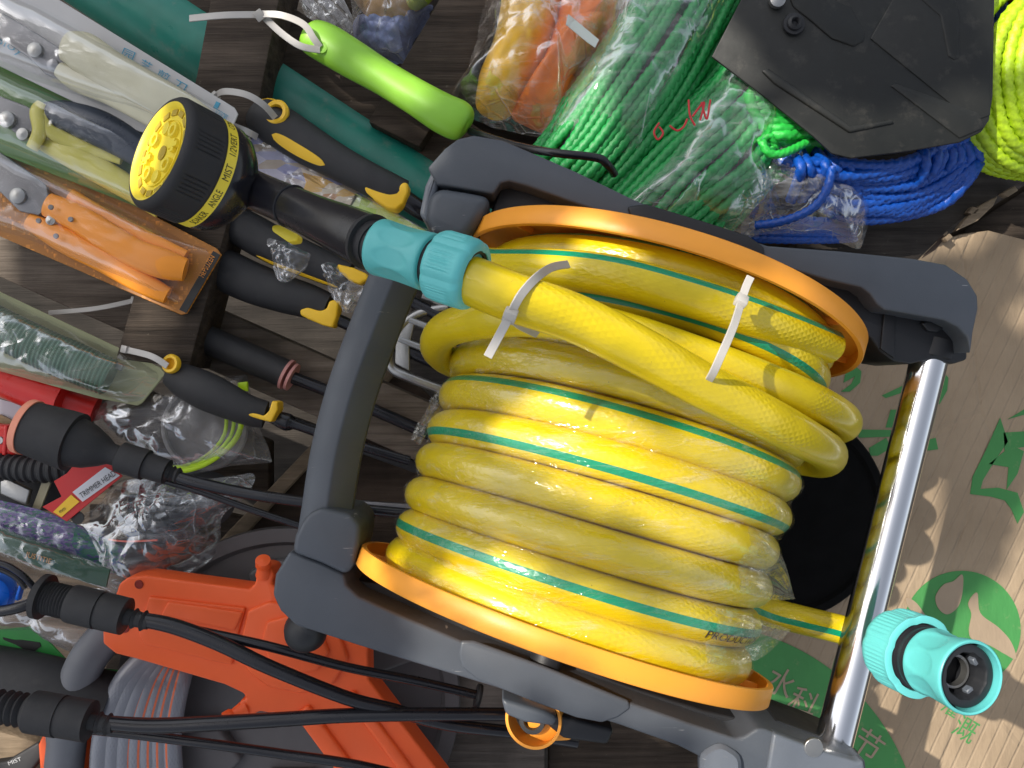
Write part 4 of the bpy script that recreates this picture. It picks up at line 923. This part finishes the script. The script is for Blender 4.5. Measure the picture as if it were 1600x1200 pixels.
a = P(-4, 1103, .13); b = P(160, 1130, .13)
prof = [(0, .016), (.003, .012)] + [(.004+.0028*i, .0165 if i % 2 else .0130) for i in range(7)] + [(.024, .018), (.026, .0200), (.048, .0200), (.0482, .0188), (.050, .0188), (.0502, .0196), (.070, .0196), (.0705, .0085), (.075, .0075), (.0765, .0105), (.0785, .0080), (.082, .0075), (.0835, .0105), (.0855, .008), (.088, .0075)]
micro('black hose fitting with ribbed end and two black tubes in the bottom left corner', [(x, r*.76) for x, r in prof], a, b-a,
      [[(172, 1130, .13, .0075), (240, 1134, .13, .0080), (340, 1130, .13, .0078), (440, 1124, .128, .0076), (540, 1118, .125, .0074), (660, 1116, .12, .0070), (800, 1116, .11, .0068)],
       [(120, 1138, .115, .0050), (200, 1146, .115, .0052), (340, 1164, .115, .0052), (440, 1178, .112, .0052), (560, 1196, .11, .0052), (700, 1230, .10, .0052)]])

# corrugated black hose
m = MB(); p = resample(crv(PP([(-60, 722, .04), (0, 728, .042), (60, 734, .045), (110, 732, .042), (135, 728, .035)]), 10), .0016)
m.tube([q+(.0105*(1+(.09 if (i//2) % 2 else -.06)) * (1 if i < len(p)-4 else .8),) for i, q in enumerate(p)], n=28); tag(m.build('ribbed_hose', BLACKM), 'short black ribbed hose below the salmon rimmed fitting', 'hose')

# bag with trimmer line
t = thing('trimmer_line_bag', 'clear plastic bag holding a coil of lime yellow trimmer line', 'bag', P(300, 660, .005), 'goods in clear packs')
for k, off in enumerate((0, 12, 24)):
    poly_tube('line_loop', [(352+off*1.0, 620, .032), (354+off*1.0, 650, .034), (350+off*.9, 680, .036), (330+off*.8, 706, .036), (300+off*.5, 724+off*.2, .034), (262+off*.2, 731+off*.25, .03), (215, 728, .02)], plastic('lime_line', (.55, .80, .02), .35) if not k else MATS['lime_line'], t, r=.0016 if k < 2 else .0024, n=10)
MB().prism([(370, 598), (386, 596), (387, 612), (372, 608)], .03, .004).build('line_end', MATS['lime_line'], t, bevel=.001)
MB().lathe([(0, .0375), (.003, .0385), (.006, .0375), (.006, .0345), (0, .0345)], P(322, 668, .012), (0, 0, 1), 56, closed=True).build('inner_ring', plastic('dull_clear_ring', (.22, .21, .20), .4), t)
MB().prism(circ(320, 668, 62, 40), .011, .002).build('inner_disc', plastic('grey_disc', (.16, .145, .135), .5), t)
MB().pillow([(140, 640), (200, 606), (262, 592), (330, 590), (386, 583), (390, 605), (396, 640), (410, 680), (426, 722), (360, 728), (300, 742), (250, 738), (190, 700), (150, 665)], .02, .028, 4, cr=.004, cs=28, seed=11, solid=False, smooth=False, N=150).build('bag_film', FL_BAG2, t, sharp=80)

# TRIMMER HEAD card
t = thing('trimmer_head_card', 'red card with white TRIMMER HEAD label and yellow strip', 'card', P(140, 765, .03), 'goods in clear packs')
MB().prism([(128, 712), (150, 706), (191, 744), (104, 815), (66, 792), (96, 776), (84, 752), (104, 740)], .066, .0015).build('card', REDC, t, bevel=.0003, seg=1)
MB().prism([(164, 730), (187, 743), (129, 784), (113, 769)], .0668, .0006).build('white_label', paper('white_label', (.62, .62, .66)), t, smooth=False)
MB().prism([(111, 773), (124, 784), (96, 808), (83, 800)], .0668, .0006).build('yellow_strip', TOOLY, t, smooth=False)
text_px(MB(), 'TRIMMER HEAD', (128, 779), (182, 742), 9, .0674).build('label_text', INK, t, smooth=False)
text_px(MB(), 'mm', (94, 802), (103, 796), 4, .0674).build('strip_text', INK, t, smooth=False)
MB().prism(circ(121, 809, 10, 20), .064, .001).build('dark_spot', INK, t, smooth=False)

# bag of black discs
t = thing('spool_bag', 'crumpled clear bag holding black trimmer spools above the orange reel frame', 'bag', P(270, 810, .0), 'goods in clear packs')
MB().lathe([(0, .034), (.004, .036), (.010, .034), (.016, .018), (.016, 0)], P(268, 786, .012), (.25, .1, 1), 56).build('spool', BLACKG, t)
MB().lathe([(0, .014), (.008, .0145), (.010, .0125), (.004, .011), (.004, 0)], P(280, 800, .028), (.15, -.2, 1), 40).build('spool_cap', BLACKG, t)
MB().lathe([(0, .024), (.010, .025), (.013, .021), (.013, 0)], P(325, 780, .012), (.2, .1, 1), 48).build('spool', BLACKM, t)
MB().prism([(175, 845), (250, 850), (262, 885), (240, 915), (180, 900)], .01, .012).build('black_part', BLACKM, t, bevel=.003)
poly_tube('red_wire', [(170, 843, .05), (200, 846, .05), (246, 844, .05)], plastic('red_wire', (.8, .12, .07), .4), t, r=.0008, n=8)
MB().pillow([(110, 818), (150, 790), (196, 746), (300, 750), (370, 742), (398, 742), (385, 775), (350, 800), (345, 840), (330, 872), (280, 900), (215, 930), (160, 920), (120, 870)], .03, .03, 3, cr=.006, cs=22, seed=14, solid=False, N=150, rings=36).build('bag_film', FL_BAG, t, sharp=80)

# patterned packs
def pat_mat(name, c1, c2, c3, sc=120):
    m, nt, b = node_mat(name); v = coords(nt, (1, 2.2, 1), R(-28)); vo = nt.nodes.new('ShaderNodeTexVoronoi'); vo.inputs['Scale'].default_value = sc; nt.links.new(v, vo.inputs['Vector'])
    sp = nt.nodes.new('ShaderNodeSeparateColor'); nt.links.new(vo.outputs['Color'], sp.inputs[0])
    c = ramp(nt, sp.outputs[0], [(.25, c1), (.5, c2), (.8, c3)]); nt.links.new(c, b.inputs['Base Color']); b.inputs['Roughness'].default_value = .25; return m
t = pack('patterned_pack', 'purple and green patterned pack in clear plastic below the TRIMMER HEAD card', [(-60, 768), (0, 782), (60, 796), (116, 818), (196, 856), (199, 864), (178, 898), (128, 880), (0, 838), (-60, 820)], .05, pat_mat('purple_pattern', (.09, .06, .20), (.20, .15, .30), (.05, .13, .11), 330), cat='pack', group='goods in clear packs')
MB().prism([(118, 822), (196, 858), (178, 896), (128, 878), (112, 850)], .0506, .0006).build('green_end', pat_mat('green_pattern', (.02, .11, .07), (.03, .16, .10), (.05, .06, .15), 220), t, smooth=False)
MB().pillow([(-50, 772), (0, 784), (116, 820), (196, 858), (178, 896), (0, 836), (-50, 820)], .052, .008, 4, cr=.002, cs=60, seed=17, solid=False, smooth=False).build('cover', FL_BL, t, sharp=80)
t = pack('patterned_pack', 'long dark green pack with orange lettering beside the purple patterned pack', [(-60, 812), (0, 826), (100, 862), (172, 890), (166, 918), (140, 912), (60, 886), (0, 862), (-60, 840)], .062, plastic('deep_green_card', (.02, .065, .035), .35, .3), cat='pack', group='goods in clear packs')
text_px(MB(), 'JUSTITIE', (38, 872), (78, 884), 11, .0626).build('orange_text', plastic('dull_orange_print', (.5, .25, .08), .5), t, smooth=False)
MB().pillow([(-50, 808), (0, 824), (100, 858), (172, 888), (166, 920), (60, 892), (-50, 848)], .063, .009, 4, cr=.002, cs=60, seed=18, solid=False, smooth=False).build('cover', FL_BL, t, sharp=80)
tag(MB().pillow([(-60, 850), (30, 875), (90, 905), (170, 925), (165, 950), (120, 960), (200, 990), (190, 1020), (120, 1020), (60, 985), (-60, 975)], .03, .03, 3, cr=.006, cs=22, seed=21, solid=False, N=140, rings=30).build('plastic_bag', FL_BAG2, sharp=80), 'empty crumpled clear bag above the threaded black hose fitting', 'bag')
t = pack('green_pack', 'bright green card showing a small black secateurs picture above the black tube', [(-60, 975), (0, 984), (48, 979), (80, 1006), (112, 1040), (190, 1048), (170, 1070), (100, 1062), (0, 1040), (-60, 1030)], .03, plastic('bright_green_card', (.03, .26, .05), .45), cat='pack', group='goods in clear packs')
MB().prism([(4, 996), (22, 1000), (34, 1000), (62, 1004), (64, 1010), (54, 1018), (46, 1021), (36, 1014), (26, 1008), (6, 1000)], .0306, .0006).build('black_picture', INK, t, smooth=False)
tag(MB().prism([(110, 1018), (126, 1020), (124, 1034), (108, 1032)], .0312, .0006).build('price_mark', plastic('orange_mark', (.5, .2, .05), .5)), 'tiny orange mark stuck on the bright green card', 'sticker')
m = MB(); m.tube(crv(PP([(-60, 1050, .04), (0, 1060, .04), (60, 1072, .045), (120, 1088, .045), (170, 1100, .04)]), 6), .026, 32); tag(m.build('black_tube', BLACKM), 'thick matt black tube between the bright green card and the bottom left fitting', 'tube')
t = thing('blue_knob_hook', 'blue knob with a black wire ring at the left edge beside the threaded fitting', 'knob', P(10, 925, .08))
MB().lathe([(0, .010), (.004, .016), (.016, .0165), (.024, .014), (.028, .008), (.029, 0)], P(-6, 925, .10), (.35, .1, 1), 40).build('knob', plastic('bright_blue_plastic', (.01, .16, .75), .3), t)
MB().prism([(22, 936), (32, 904), (36, 906), (27, 940)], .118, .006).build('blue_lip', MATS['bright_blue_plastic'], t, bevel=.001)
poly_tube('wire_ring', [(-60, 872, .125), (0, 880, .128), (30, 895, .128), (48, 912, .125), (62, 930, .122)], BLACKG, t, r=.0024, n=12); poly_tube('wire_ring', [(-60, 880, .120), (-6, 888, .12), (24, 902, .12), (40, 920, .12)], BLACKG, t, r=.002, n=12)
poly_tube('wire_ring', [(-60, 960, .125), (0, 955, .128), (34, 948, .128), (54, 940, .125)], BLACKG, t, r=.0042, n=14)
tag(MB().prism([(0, 752), (10, 748), (46, 766), (40, 790), (0, 772)], .045, .006).build('foil_piece', STEEL, bevel=.001), 'small silvery foil piece at the left edge under the ribbed hose', 'foil')
tag(MB().prism([(66, 752), (80, 752), (62, 798), (50, 794)], .04, .002).build('cream_strip', paper('cream_strip', (.36, .32, .2))), 'short cream strip beside the TRIMMER HEAD card', 'strip')
tag(MB().prism([(-60, 742), (110, 748), (90, 800), (-60, 790)], .02, .01).build('black_case', BLACKM, bevel=.002), 'matt black case lying under the foil piece and the cream strip', 'case')

# ---- second reel, orange
r2 = thing('orange_hose_reel', 'bright orange framed hose reel with grey disc and grey striped hose at the bottom left', 'hose reel', P(380, 1080, -.02))
ZO = .075
MB().prism([(160, 985), (170, 960), (186, 912), (200, 902), (225, 899), (390, 921), (398, 912), (402, 890), (410, 884), (424, 888), (428, 898), (424, 912), (432, 920), (560, 950), (575, 1000), (576, 1062), (620, 1120), (700, 1225), (760, 1330), (640, 1330), (555, 1196), (480, 1140), (440, 1118), (405, 1112), (384, 1124), (370, 1112), (374, 1096), (384, 1092), (380, 1084), (350, 1070), (212, 1030), (180, 1022), (160, 1006)], ZO, .028).build('frame', ORNG, r2, bevel=.005, seg=4)
fr2 = bpy.data.objects['frame.001'] if 'frame.001' in bpy.data.objects else None
fr2 = [o for o in bpy.data.objects if o.parent == r2][-1]
MB().prism([(232, 932), (245, 934), (384, 950), (372, 990), (362, 1040), (340, 1036), (225, 1008), (215, 990)], ZO+.003, .006).build('raised_panel', ORNG, fr2, bevel=.002, seg=3)
MB().prism([(262, 940), (380, 957), (366, 986), (250, 962)], ZO+.0055, .004).build('raised_panel', ORNG, fr2, bevel=.002, seg=3)
MB().prism([(385, 955), (420, 940), (475, 950), (530, 990), (545, 1030), (520, 1070), (470, 1085), (420, 1075), (385, 1050), (375, 1000)], ZO+.004, .006).build('hub_step', ORNG, fr2, bevel=.003, seg=3)
MB().prism([(415, 972), (450, 962), (500, 985), (515, 1020), (495, 1050), (455, 1055), (420, 1035), (408, 1000)], ZO+.008, .006).build('hub_step', ORNG, fr2, bevel=.003, seg=3)
MB().prism(band((470, 1110), (640, 1340), 14), ZO+.004, .006).build('leg_rib', ORNG, fr2, bevel=.003, seg=3)
MB().prism(band((545, 1085), (735, 1340), 10), ZO+.004, .006).build('leg_rib', ORNG, fr2, bevel=.003, seg=3)
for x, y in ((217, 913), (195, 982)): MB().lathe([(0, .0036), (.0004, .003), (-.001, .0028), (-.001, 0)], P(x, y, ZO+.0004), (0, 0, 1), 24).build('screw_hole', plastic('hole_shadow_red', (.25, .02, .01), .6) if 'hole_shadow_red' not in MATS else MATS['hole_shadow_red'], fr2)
for x, y, dx, dy in ((413, 897, .1, .6), (384, 1106, -.8, -.35)): MB().lathe([(0, .007), (.004, .006), (.010, .0048), (.012, .0062), (.018, .006), (.019, 0)], P(x, y, ZO-.004), (dx, dy, .5), 28).build('peg', ORNG, fr2)
GDISC = plastic('warm_grey_plastic', (.085, .080, .082), .5)
o = P(455, 1085, .0); m = MB(); m.lathe([(0, 0), (0, .150), (.006, .153), (.014, .152), (.014, .140), (.008, .136), (.008, 0)], o, (0, 0, 1), 96); dk = m.build('disc', GDISC, r2, sharp=40)
for an in (95, 150, 215, 270, 330, 30):
    c = (455+math.cos(R(an))*165, 1085-math.sin(R(an))*165); q = []
    ax, ay = math.cos(R(an)), -math.sin(R(an)); tx, ty = -ay, ax
    for u_, v_ in ((-42, -40), (30, -52), (46, -25), (46, 25), (30, 52), (-42, 40)): q.append((c[0]+ax*u_+tx*v_, c[1]+ay*u_+ty*v_))
    MB().prism(q, .020, .014).build('disc_boss', GDISC, dk, bevel=.004, seg=3)
for k in range(7):
    rr = .176-.0105*k*0; x0 = k*17
    m = MB(); m.vs = .5-(-60+10*k)/360
    p = resample(crv(PP([(232+x0*.6, 1022+x0*.02, .045-.003*k), (196+x0*.85, 1060, .05-.002*k), (172+x0*.98, 1110, .052-.002*k), (160+x0*1.05, 1160, .052-.002*k), (158+x0*1.12, 1230, .05-.002*k), (170+x0*1.15, 1330, .045)]), 8), .004)
    m.tube(p, .0088, 18); m.build('hose_turn', GHOSE, r2, sharp=80)
poly_tube('carry_handle', [(190, 975, .04, .016), (160, 1000, .045, .0155), (132, 1040, .05, .0155), (115, 1090, .052, .0155), (108, 1130, .05, .0155), (100, 1200, .04, .0155)], plastic('mid_grey_plastic', (.13, .135, .15), .5), r2, n=28)
MB().prism([(58, 1165), (68, 1142), (118, 1140), (150, 1120), (160, 1128), (132, 1150), (128, 1210), (160, 1330), (70, 1330)], .03, .02).build('bottom_bracket', ORNG, r2, bevel=.004)
MB().prism([(68, 1148), (105, 1144), (104, 1182), (90, 1196), (72, 1186)], .036, .02).build('bracket_pad', MATS['mid_grey_plastic'], r2, bevel=.003)
MB().prism([(145, 1110), (200, 1040), (220, 1040), (170, 1120), (160, 1330), (130, 1330)], .012, .01).build('side_wall', BLACKM, r2, bevel=.002)
tag(MB().prism([(-60, 1200), (10, 1190), (60, 1160), (68, 1180), (20, 1240), (-60, 1260)], .02, .012).build('dark_case', BLACKM, bevel=.002), 'dark case corner with faint MIST lettering in the bottom left corner', 'case')
text_px(MB(), 'MIST', (14, 1196), (34, 1188), 6, .0205).build('pale_text', paper('pale_text', (.5, .5, .5)), bpy.data.objects['dark_case'], smooth=False)

# plastic bags peeking between handles
for lb, pl, z in (('small clear bag scrap hanging left of the carry handle, above the thick black handle', [(422, 372), (470, 388), (486, 402), (470, 430), (455, 440), (435, 436), (424, 400)], .05), ('clear bag scrap beside the yellow finger guard near the carry handle', [(500, 405), (540, 425), (575, 450), (560, 470), (545, 490), (525, 470), (510, 440)], .047), ('pale bag scrap under the nozzle head', [(326, 322), (352, 326), (358, 345), (340, 350), (322, 342)], .06)):
    tag(MB().pillow(pl, z, .006, cr=.006, cs=60, seed=pl[0][0] % 9, solid=False, rings=12, N=60).build('bag_scrap', FL_BAG2), lb, 'bag', 'scraps of clear bag')
# patterned sachet under the nozzle
t = thing('seed_packet', 'patterned purple, orange and lime packet between the teal pipe and the nozzle grip', 'packet', P(470, 290, .02), 'goods in clear packs')
MB().prism([(372, 208), (400, 205), (478, 248), (560, 300), (640, 345), (690, 375), (640, 392), (560, 350), (470, 310), (380, 262)], .048, .002).build('sachet', pat_mat('lilac_pattern', (.22, .22, .42), (.45, .42, .52), (.36, .28, .22), 60), t)
MB().prism([(470, 262), (510, 280), (560, 306), (540, 335), (470, 308), (478, 285)], .0487, .0006).build('orange_area', pat_mat('amber_pattern', (.62, .34, .05), (.5, .25, .12), (.6, .5, .4), 70), t, smooth=False)
MB().prism([(556, 302), (600, 325), (680, 368), (640, 388), (560, 350), (540, 335)], .0487, .0006).build('lime_area', pat_mat('lime_pattern', (.4, .6, .05), (.5, .6, .15), (.6, .7, .35), 70), t, smooth=False)
MB().pillow([(372, 206), (400, 203), (478, 246), (560, 298), (640, 343), (692, 375), (640, 394), (560, 352), (470, 312), (380, 264)], .049, .006, cr=.005, cs=40, seed=5, solid=False, smooth=False).build('cover', FL_BL2, t, sharp=80)
# ------------------------------------------------------------ top right: bags of rope
def rope_path(mb, path, r, pitch=None, n=18, ph=0):
    pitch = pitch or r*5.2; p = resample(path, r*.55)
    mb.tube([q[:3] for q in p], r, n, mod=lambda i, a, L: .70+.44*abs(math.cos(1.5*(2*math.pi*a+2*math.pi*L/pitch)+ph)))
    return mb
def rope_mat(name, col, sheen=.3):
    m, nt, b = node_mat(name); v = coords(nt)
    c = ramp(nt, noise_n(nt, v, 300, 4), [(.3, tuple(x*.7 for x in col)), (.7, col)]); nt.links.new(c, b.inputs['Base Color'])
    b.inputs['Roughness'].default_value = .27; b.inputs['Anisotropic'].default_value = .3
    bump_chain(nt, b, noise_n(nt, v, 2200, 2), .6, .0004); return m
RG = rope_mat('green_rope_fibre', (.02, .33, .075)); RG2 = rope_mat('vivid_green_rope_fibre', (.03, .55, .07)); RB = rope_mat('blue_rope_fibre', (.004, .075, .42)); RY = rope_mat('lime_rope_fibre', (.50, .74, .02)); RO = rope_mat('orange_rope_fibre', (.75, .22, .03))
ROB = rope_mat('brown_rope_fibre', (.45, .14, .04))
def hank(mb, axis, width, height, nstr, r, seed=0, taper=.45, twist=.0):
    """nstr strands parallel to a pixel axis path, spread over an oval cross-section"""
    rnd = random.Random(seed); ax = crv(PP(axis), 10); fr = frames(ax); n = len(fr)-1
    for k in range(nstr):
        a0 = math.pi*(-.52+1.04*(k+.5)/nstr); w1, w2, w3 = rnd.random()*9, rnd.random()*9, rnd.random()*9; path = []
        for i, (c, t, u, w) in enumerate(fr):
            f = i/n; e = taper+(1-taper)*math.sin(math.pi*min(1, max(0, .06+f*.88)))**.6
            a = a0+twist*(f-.5)+.16*noise.noise(Vector((f*3, w1, 0)))
            rr = 1+.12*noise.noise(Vector((f*4, w2, 0)))
            path.append(tuple(c+w*math.sin(a)*width*e*rr+u*math.cos(a)*height*e*rr))
        rope_path(mb, path, r*(1+.06*w3/9), ph=w3)
    return mb
t = thing('rope_bundle', 'bundle of green rope in a clear bag beside the orange rope bag', 'rope', P(960, 190, 0), 'bagged bundles of green rope')
m = MB(); hank(m, [(1120, -60, .05), (1060, 40, .055), (990, 150, .055), (930, 235, .05), (880, 290, .035)], .042, .036, 21, .0040, 3, .8); m.build('rope', RG, t, sharp=70)
MB().pillow([(950, -60), (1180, -60), (1150, 40), (1110, 110), (1050, 190), (1000, 270), (975, 310), (900, 300), (840, 245), (870, 160), (920, 60)], .045, .058, 3, cr=.003, cs=26, seed=31, solid=False, N=150, rings=34).build('bag_film', FL_ROPE, t, sharp=80)
t = thing('rope_bundle', 'bundle of green rope in a clear bag with red handwritten marks', 'rope', P(1090, 260, 0), 'bagged bundles of green rope')
m = MB(); hank(m, [(1260, 60, .045), (1190, 150, .05), (1110, 240, .052), (1040, 310, .05), (960, 400, .035)], .052, .036, 24, .0041, 8, .8); m.build('rope', RG, t, sharp=70)
MB().pillow([(1150, 60), (1240, 90), (1240, 190), (1200, 260), (1220, 330), (1150, 380), (1050, 372), (960, 420), (905, 380), (985, 290), (1040, 200), (1100, 120)], .045, .060, 3, cr=.0035, cs=24, seed=37, solid=False, N=150, rings=34).build('bag_film', FL_ROPE, t, sharp=80)
RINK = plastic('red_marker_ink', (.55, .02, .03), .5)
for st_ in ([(1030, 192), (1022, 206), (1028, 218), (1036, 208), (1030, 198)], [(1046, 196), (1058, 204), (1068, 198), (1074, 186)], [(1076, 156), (1078, 180), (1086, 196)], [(1082, 182), (1100, 160), (1094, 188)], [(1096, 160), (1104, 186), (1108, 168), (1110, 156)]):
    poly_tube('marker_stroke', [(x, y, .1085) for x, y in st_], RINK, t, r=.0008, n=8)
m = MB(); hank(m, [(1060, -50, .05), (1100, -5, .055), (1150, 10, .05), (1200, -20, .05)], .022, .018, 7, .0038, 5, .8)
tag(m.build('green_rope', RG2, sharp=70), 'loose vivid green rope at the top edge left of the black plate', 'rope')
t = thing('vivid_green_rope', 'small bunch of vivid green rope tied at the end, against the black plate', 'rope', P(1210, 180, 0))
m = MB()
for k in range(7): rope_path(m, crv(PP([(1290, 170+k*6, .07), (1230, 150+k*10, .09), (1176+k*3, 142+k*12, .094-.002*k), (1180+k*4, 176+k*9, .09-.003*k), (1215+k*5, 215+k*3, .085-.003*k), (1290, 226+k*2, .06)]), 8), .0044, ph=k)
m.build('coil', RG2, t, sharp=70)
m = MB()
for k, q in enumerate(([(1190, 220, .100), (1200, 238, .100), (1222, 240, .096), (1262, 222, .085)], [(1186, 222, .085), (1204, 212, .09), (1212, 236, .08)], [(1198, 206, .09), (1190, 234, .08), (1214, 226, .085)])): rope_path(m, crv(PP(q), 8), .0032, ph=k)
m.build('knot', RG2, t, sharp=70)

t = thing('blue_rope', 'coil of glossy blue rope spilling out from under the black plate', 'rope', P(1400, 260, 0))
m = MB(); rnd = random.Random(4)
for k in range(17):
    f = k/16; e = 74*f; J = lambda a: rnd.uniform(-a, a)
    pts = [(1196+40*f+J(8), 226+e*.3, .04), (1228+44*f+J(6), 252+e*.55+J(6), .080-.03*f), (1310+12*f+J(8), 262+e*.95+J(9), .084-.035*f), (1400+J(10), 248+e*1.15+J(11), .080-.033*f), (1480-14*f+J(8), 216+e*1.3+J(10), .070-.03*f), (1548-40*f+J(8), 178+e*1.35+J(8), .05), (1560-20*f, 150+e, .02)]
    rope_path(m, crv(PP(pts), 9), .0046, ph=k)
for k in range(9):
    pts = [(1420+k*14, 200, .06), (1446+k*13+J(5), 238, .078-.004*k), (1440+k*14+J(5), 272-k*4, .072-.004*k), (1412+k*15+J(5), 306-k*9, .05-.003*k), (1372+k*16, 328-k*12, .025)]
    rope_path(m, crv(PP(pts), 9), .0044, ph=k)
for k in range(5):
    pts = [(1225+k*22, 232, .06), (1246+k*20+J(5), 258, .092-.002*k), (1250+k*18+J(5), 285, .080-.004*k), (1236+k*16, 312, .05)]
    rope_path(m, crv(PP(pts), 9), .0042, ph=k)
m.build('coil', RB, t, sharp=70)
m = MB(); rope_path(m, crv(PP([(1300, 262, .09), (1292, 295, .092), (1270, 325, .088), (1225, 345, .08), (1180, 352, .07)]), 8), .0034); m.build('loose_end', RB, t, sharp=70)
m = MB()
for k in range(5): rope_path(m, crv(PP([(1160, 340+k*8, .03), (1220, 342+k*8, .045), (1290, 346+k*7, .045), (1335, 340+k*8, .02)]), 8), .0036, ph=k)
m.build('lower_turns', RB, t, sharp=70)
m = MB()
for k in range(3): rope_path(m, crv(PP([(1545+k*8, -60, .05), (1550+k*8, 0, .055), (1546+k*8, 60, .05)]), 8), .0038, ph=k)
m.build('upper_turns', RB, t, sharp=70)
tag(MB().pillow([(1130, 250), (1180, 182), (1225, 215), (1240, 260), (1300, 285), (1355, 330), (1345, 385), (1300, 375), (1200, 372), (1130, 340)], .04, .045, 3, cr=.008, cs=22, seed=41, solid=False, N=150, rings=34).build('plastic_bag', FL_BAG, sharp=80), 'shiny crumpled clear bag over the start of the blue rope', 'bag')
t = thing('lime_rope', 'hank of lime yellow rope at the right edge behind the black plate', 'rope', P(1590, 110, 0))
m = MB(); hank(m, [(1640, 40, .05), (1585, 80, .06), (1566, 130, .06), (1590, 180, .05), (1650, 190, .04)], .047, .03, 17, .0050, 12, .9); m.build('coil', RY, t, sharp=70)
tag(hank(MB(), [(1520, -40, .03), (1570, 8, .035), (1620, 34, .035), (1680, 50, .03)], .026, .02, 8, .0040, 13, .9).build('brown_rope', ROB, sharp=70), 'brown orange rope in the top right corner above the lime rope', 'rope')

# orange / yellow bag
t = thing('orange_rope_bag', 'crumpled clear bag holding orange and yellow rope at the top centre', 'bag', P(860, 110, 0))
MB().pillow([(772, 60), (800, -60), (900, -60), (880, 40), (840, 130), (790, 185), (745, 170), (752, 110)], .02, .040, 3, cr=.003, cs=30, seed=51).build('yellow_content', plastic('amber_plastic', (.88, .50, .02), .4), t)
MB().pillow([(880, -60), (1010, -60), (985, 30), (945, 100), (905, 150), (870, 208), (820, 196), (800, 175), (840, 110), (865, 30)], .02, .052, 3, cr=.004, cs=34, seed=52).build('orange_content', plastic('soft_orange_plastic', (.85, .20, .02), .35, .25, .3, 120), t)
MB().prism([(888, 22), (898, 30), (936, 62), (930, 74), (918, 66), (884, 38)], .088, .001).build('label_strip', paper('pale_strip', (.55, .6, .55)), t)
MB().pillow([(742, 80), (800, -60), (1010, -60), (990, 20), (950, 80), (920, 130), (885, 160), (870, 215), (800, 205), (705, 165), (730, 110)], .03, .062, 3, cr=.008, cs=20, seed=54, solid=False, N=170, rings=40).build('bag_film', FL_OR, t, sharp=80)
# blue + orange packet at the top
t = thing('fruit_packet', 'clear packet with orange and lime contents over a blue bag at the top edge', 'packet', P(610, 30, -.02), 'goods in clear packs')
MB().pillow([(548, -40), (690, -40), (676, 0), (640, 22), (600, 34), (566, 18)], .0, .02, 3, cr=.002, cs=40, seed=61).build('orange_content', plastic('pale_orange_plastic', (.62, .34, .10), .45, .3), t)
MB().pillow([(630, -40), (690, -40), (670, 5), (640, 12)], .012, .014, 3, cr=.002, cs=40, seed=62, rings=12, N=50).build('lime_content', plastic('lime_plastic', (.42, .55, .06), .4), t)
MB().pillow([(545, -50), (700, -50), (680, 10), (640, 90), (628, 100), (560, 70), (552, 20)], .0, .035, 3, cr=.008, cs=30, seed=63, solid=False).build('cover', FL_BAG2, t, sharp=80)
tag(MB().pillow([(556, 28), (600, 36), (650, 16), (676, 12), (640, 80), (628, 100), (590, 92), (560, 72)], -.02, .025, 3, cr=.008, cs=40, seed=64).build('blue_bag', plastic('pale_blue_film', (.28, .34, .62), .3, .3)), 'pale blue plastic bag under the orange packet beside the lime handle', 'bag')
tag(MB().pillow([(470, -30), (560, -20), (560, 60), (520, 56), (480, 30)], -.08, .02, 3, cr=.01, cs=40, seed=66).build('grey_bag', FL_BAG2), 'grey crumpled bag low in the gap at the top edge', 'bag')

# black steel plate over the ropes
t = thing('black_plate', 'black pressed metal plate with a hex screw lying over the ropes at the top right', 'plate', P(1350, 100, .05))
PLM = plastic('satin_black_paint', (.006, .007, .0062), .55, .15, .25, 260, dirt=.1)
pl = MB(); pl.prism([(1112, 88), (1168, -20), (1190, -80), (1556, -80), (1552, 150), (1546, 188), (1534, 206), (1500, 222), (1420, 236), (1330, 247), (1300, 240), (1272, 214), (1215, 168), (1200, 155)], .104, .003); pl = pl.build('sheet', PLM, t, bevel=.0012, seg=2)
def rib(pts, w, h=.003): return MB().prism(pts, .104+h*.7, h+.0005).build('pressed_rib', PLM, pl, bevel=.0024, seg=3)
rib([(1190, 110), (1200, 105), (1330, 196), (1395, 186), (1399, 192), (1328, 207), (1210, 130)], 0); rib([(1350, -80), (1470, -80), (1500, 20), (1500, 90), (1492, 94), (1482, 88), (1470, 25)], 0)
rib([(1210, -60), (1260, -20), (1330, 10), (1352, 50), (1350, 64), (1334, 72), (1300, 60), (1265, 30), (1240, 10)], 0, .0022); rib([(1392, 134), (1400, 130), (1530, 176), (1538, 200), (1500, 216)], 0, .0016)
rib([(1440, -80), (1552, -80), (1548, 180), (1520, 190), (1360, 60)], 0, .0014)
MB().lathe([(0, .0085), (.0016, .0082), (.0018, .006), (.004, .0055), (.0055, .0035), (.004, .0022), (.002, .002), (.002, 0)], P(1240, 38, .106), (0, 0, 1), 32).build('hex_screw', GREYD, t)
MB().lathe([(0, .006), (.004, .006), (.005, .004), (.005, 0)], P(1213, 2, .106), (0, 0, 1), 24).build('steel_nut', STEEL, t)
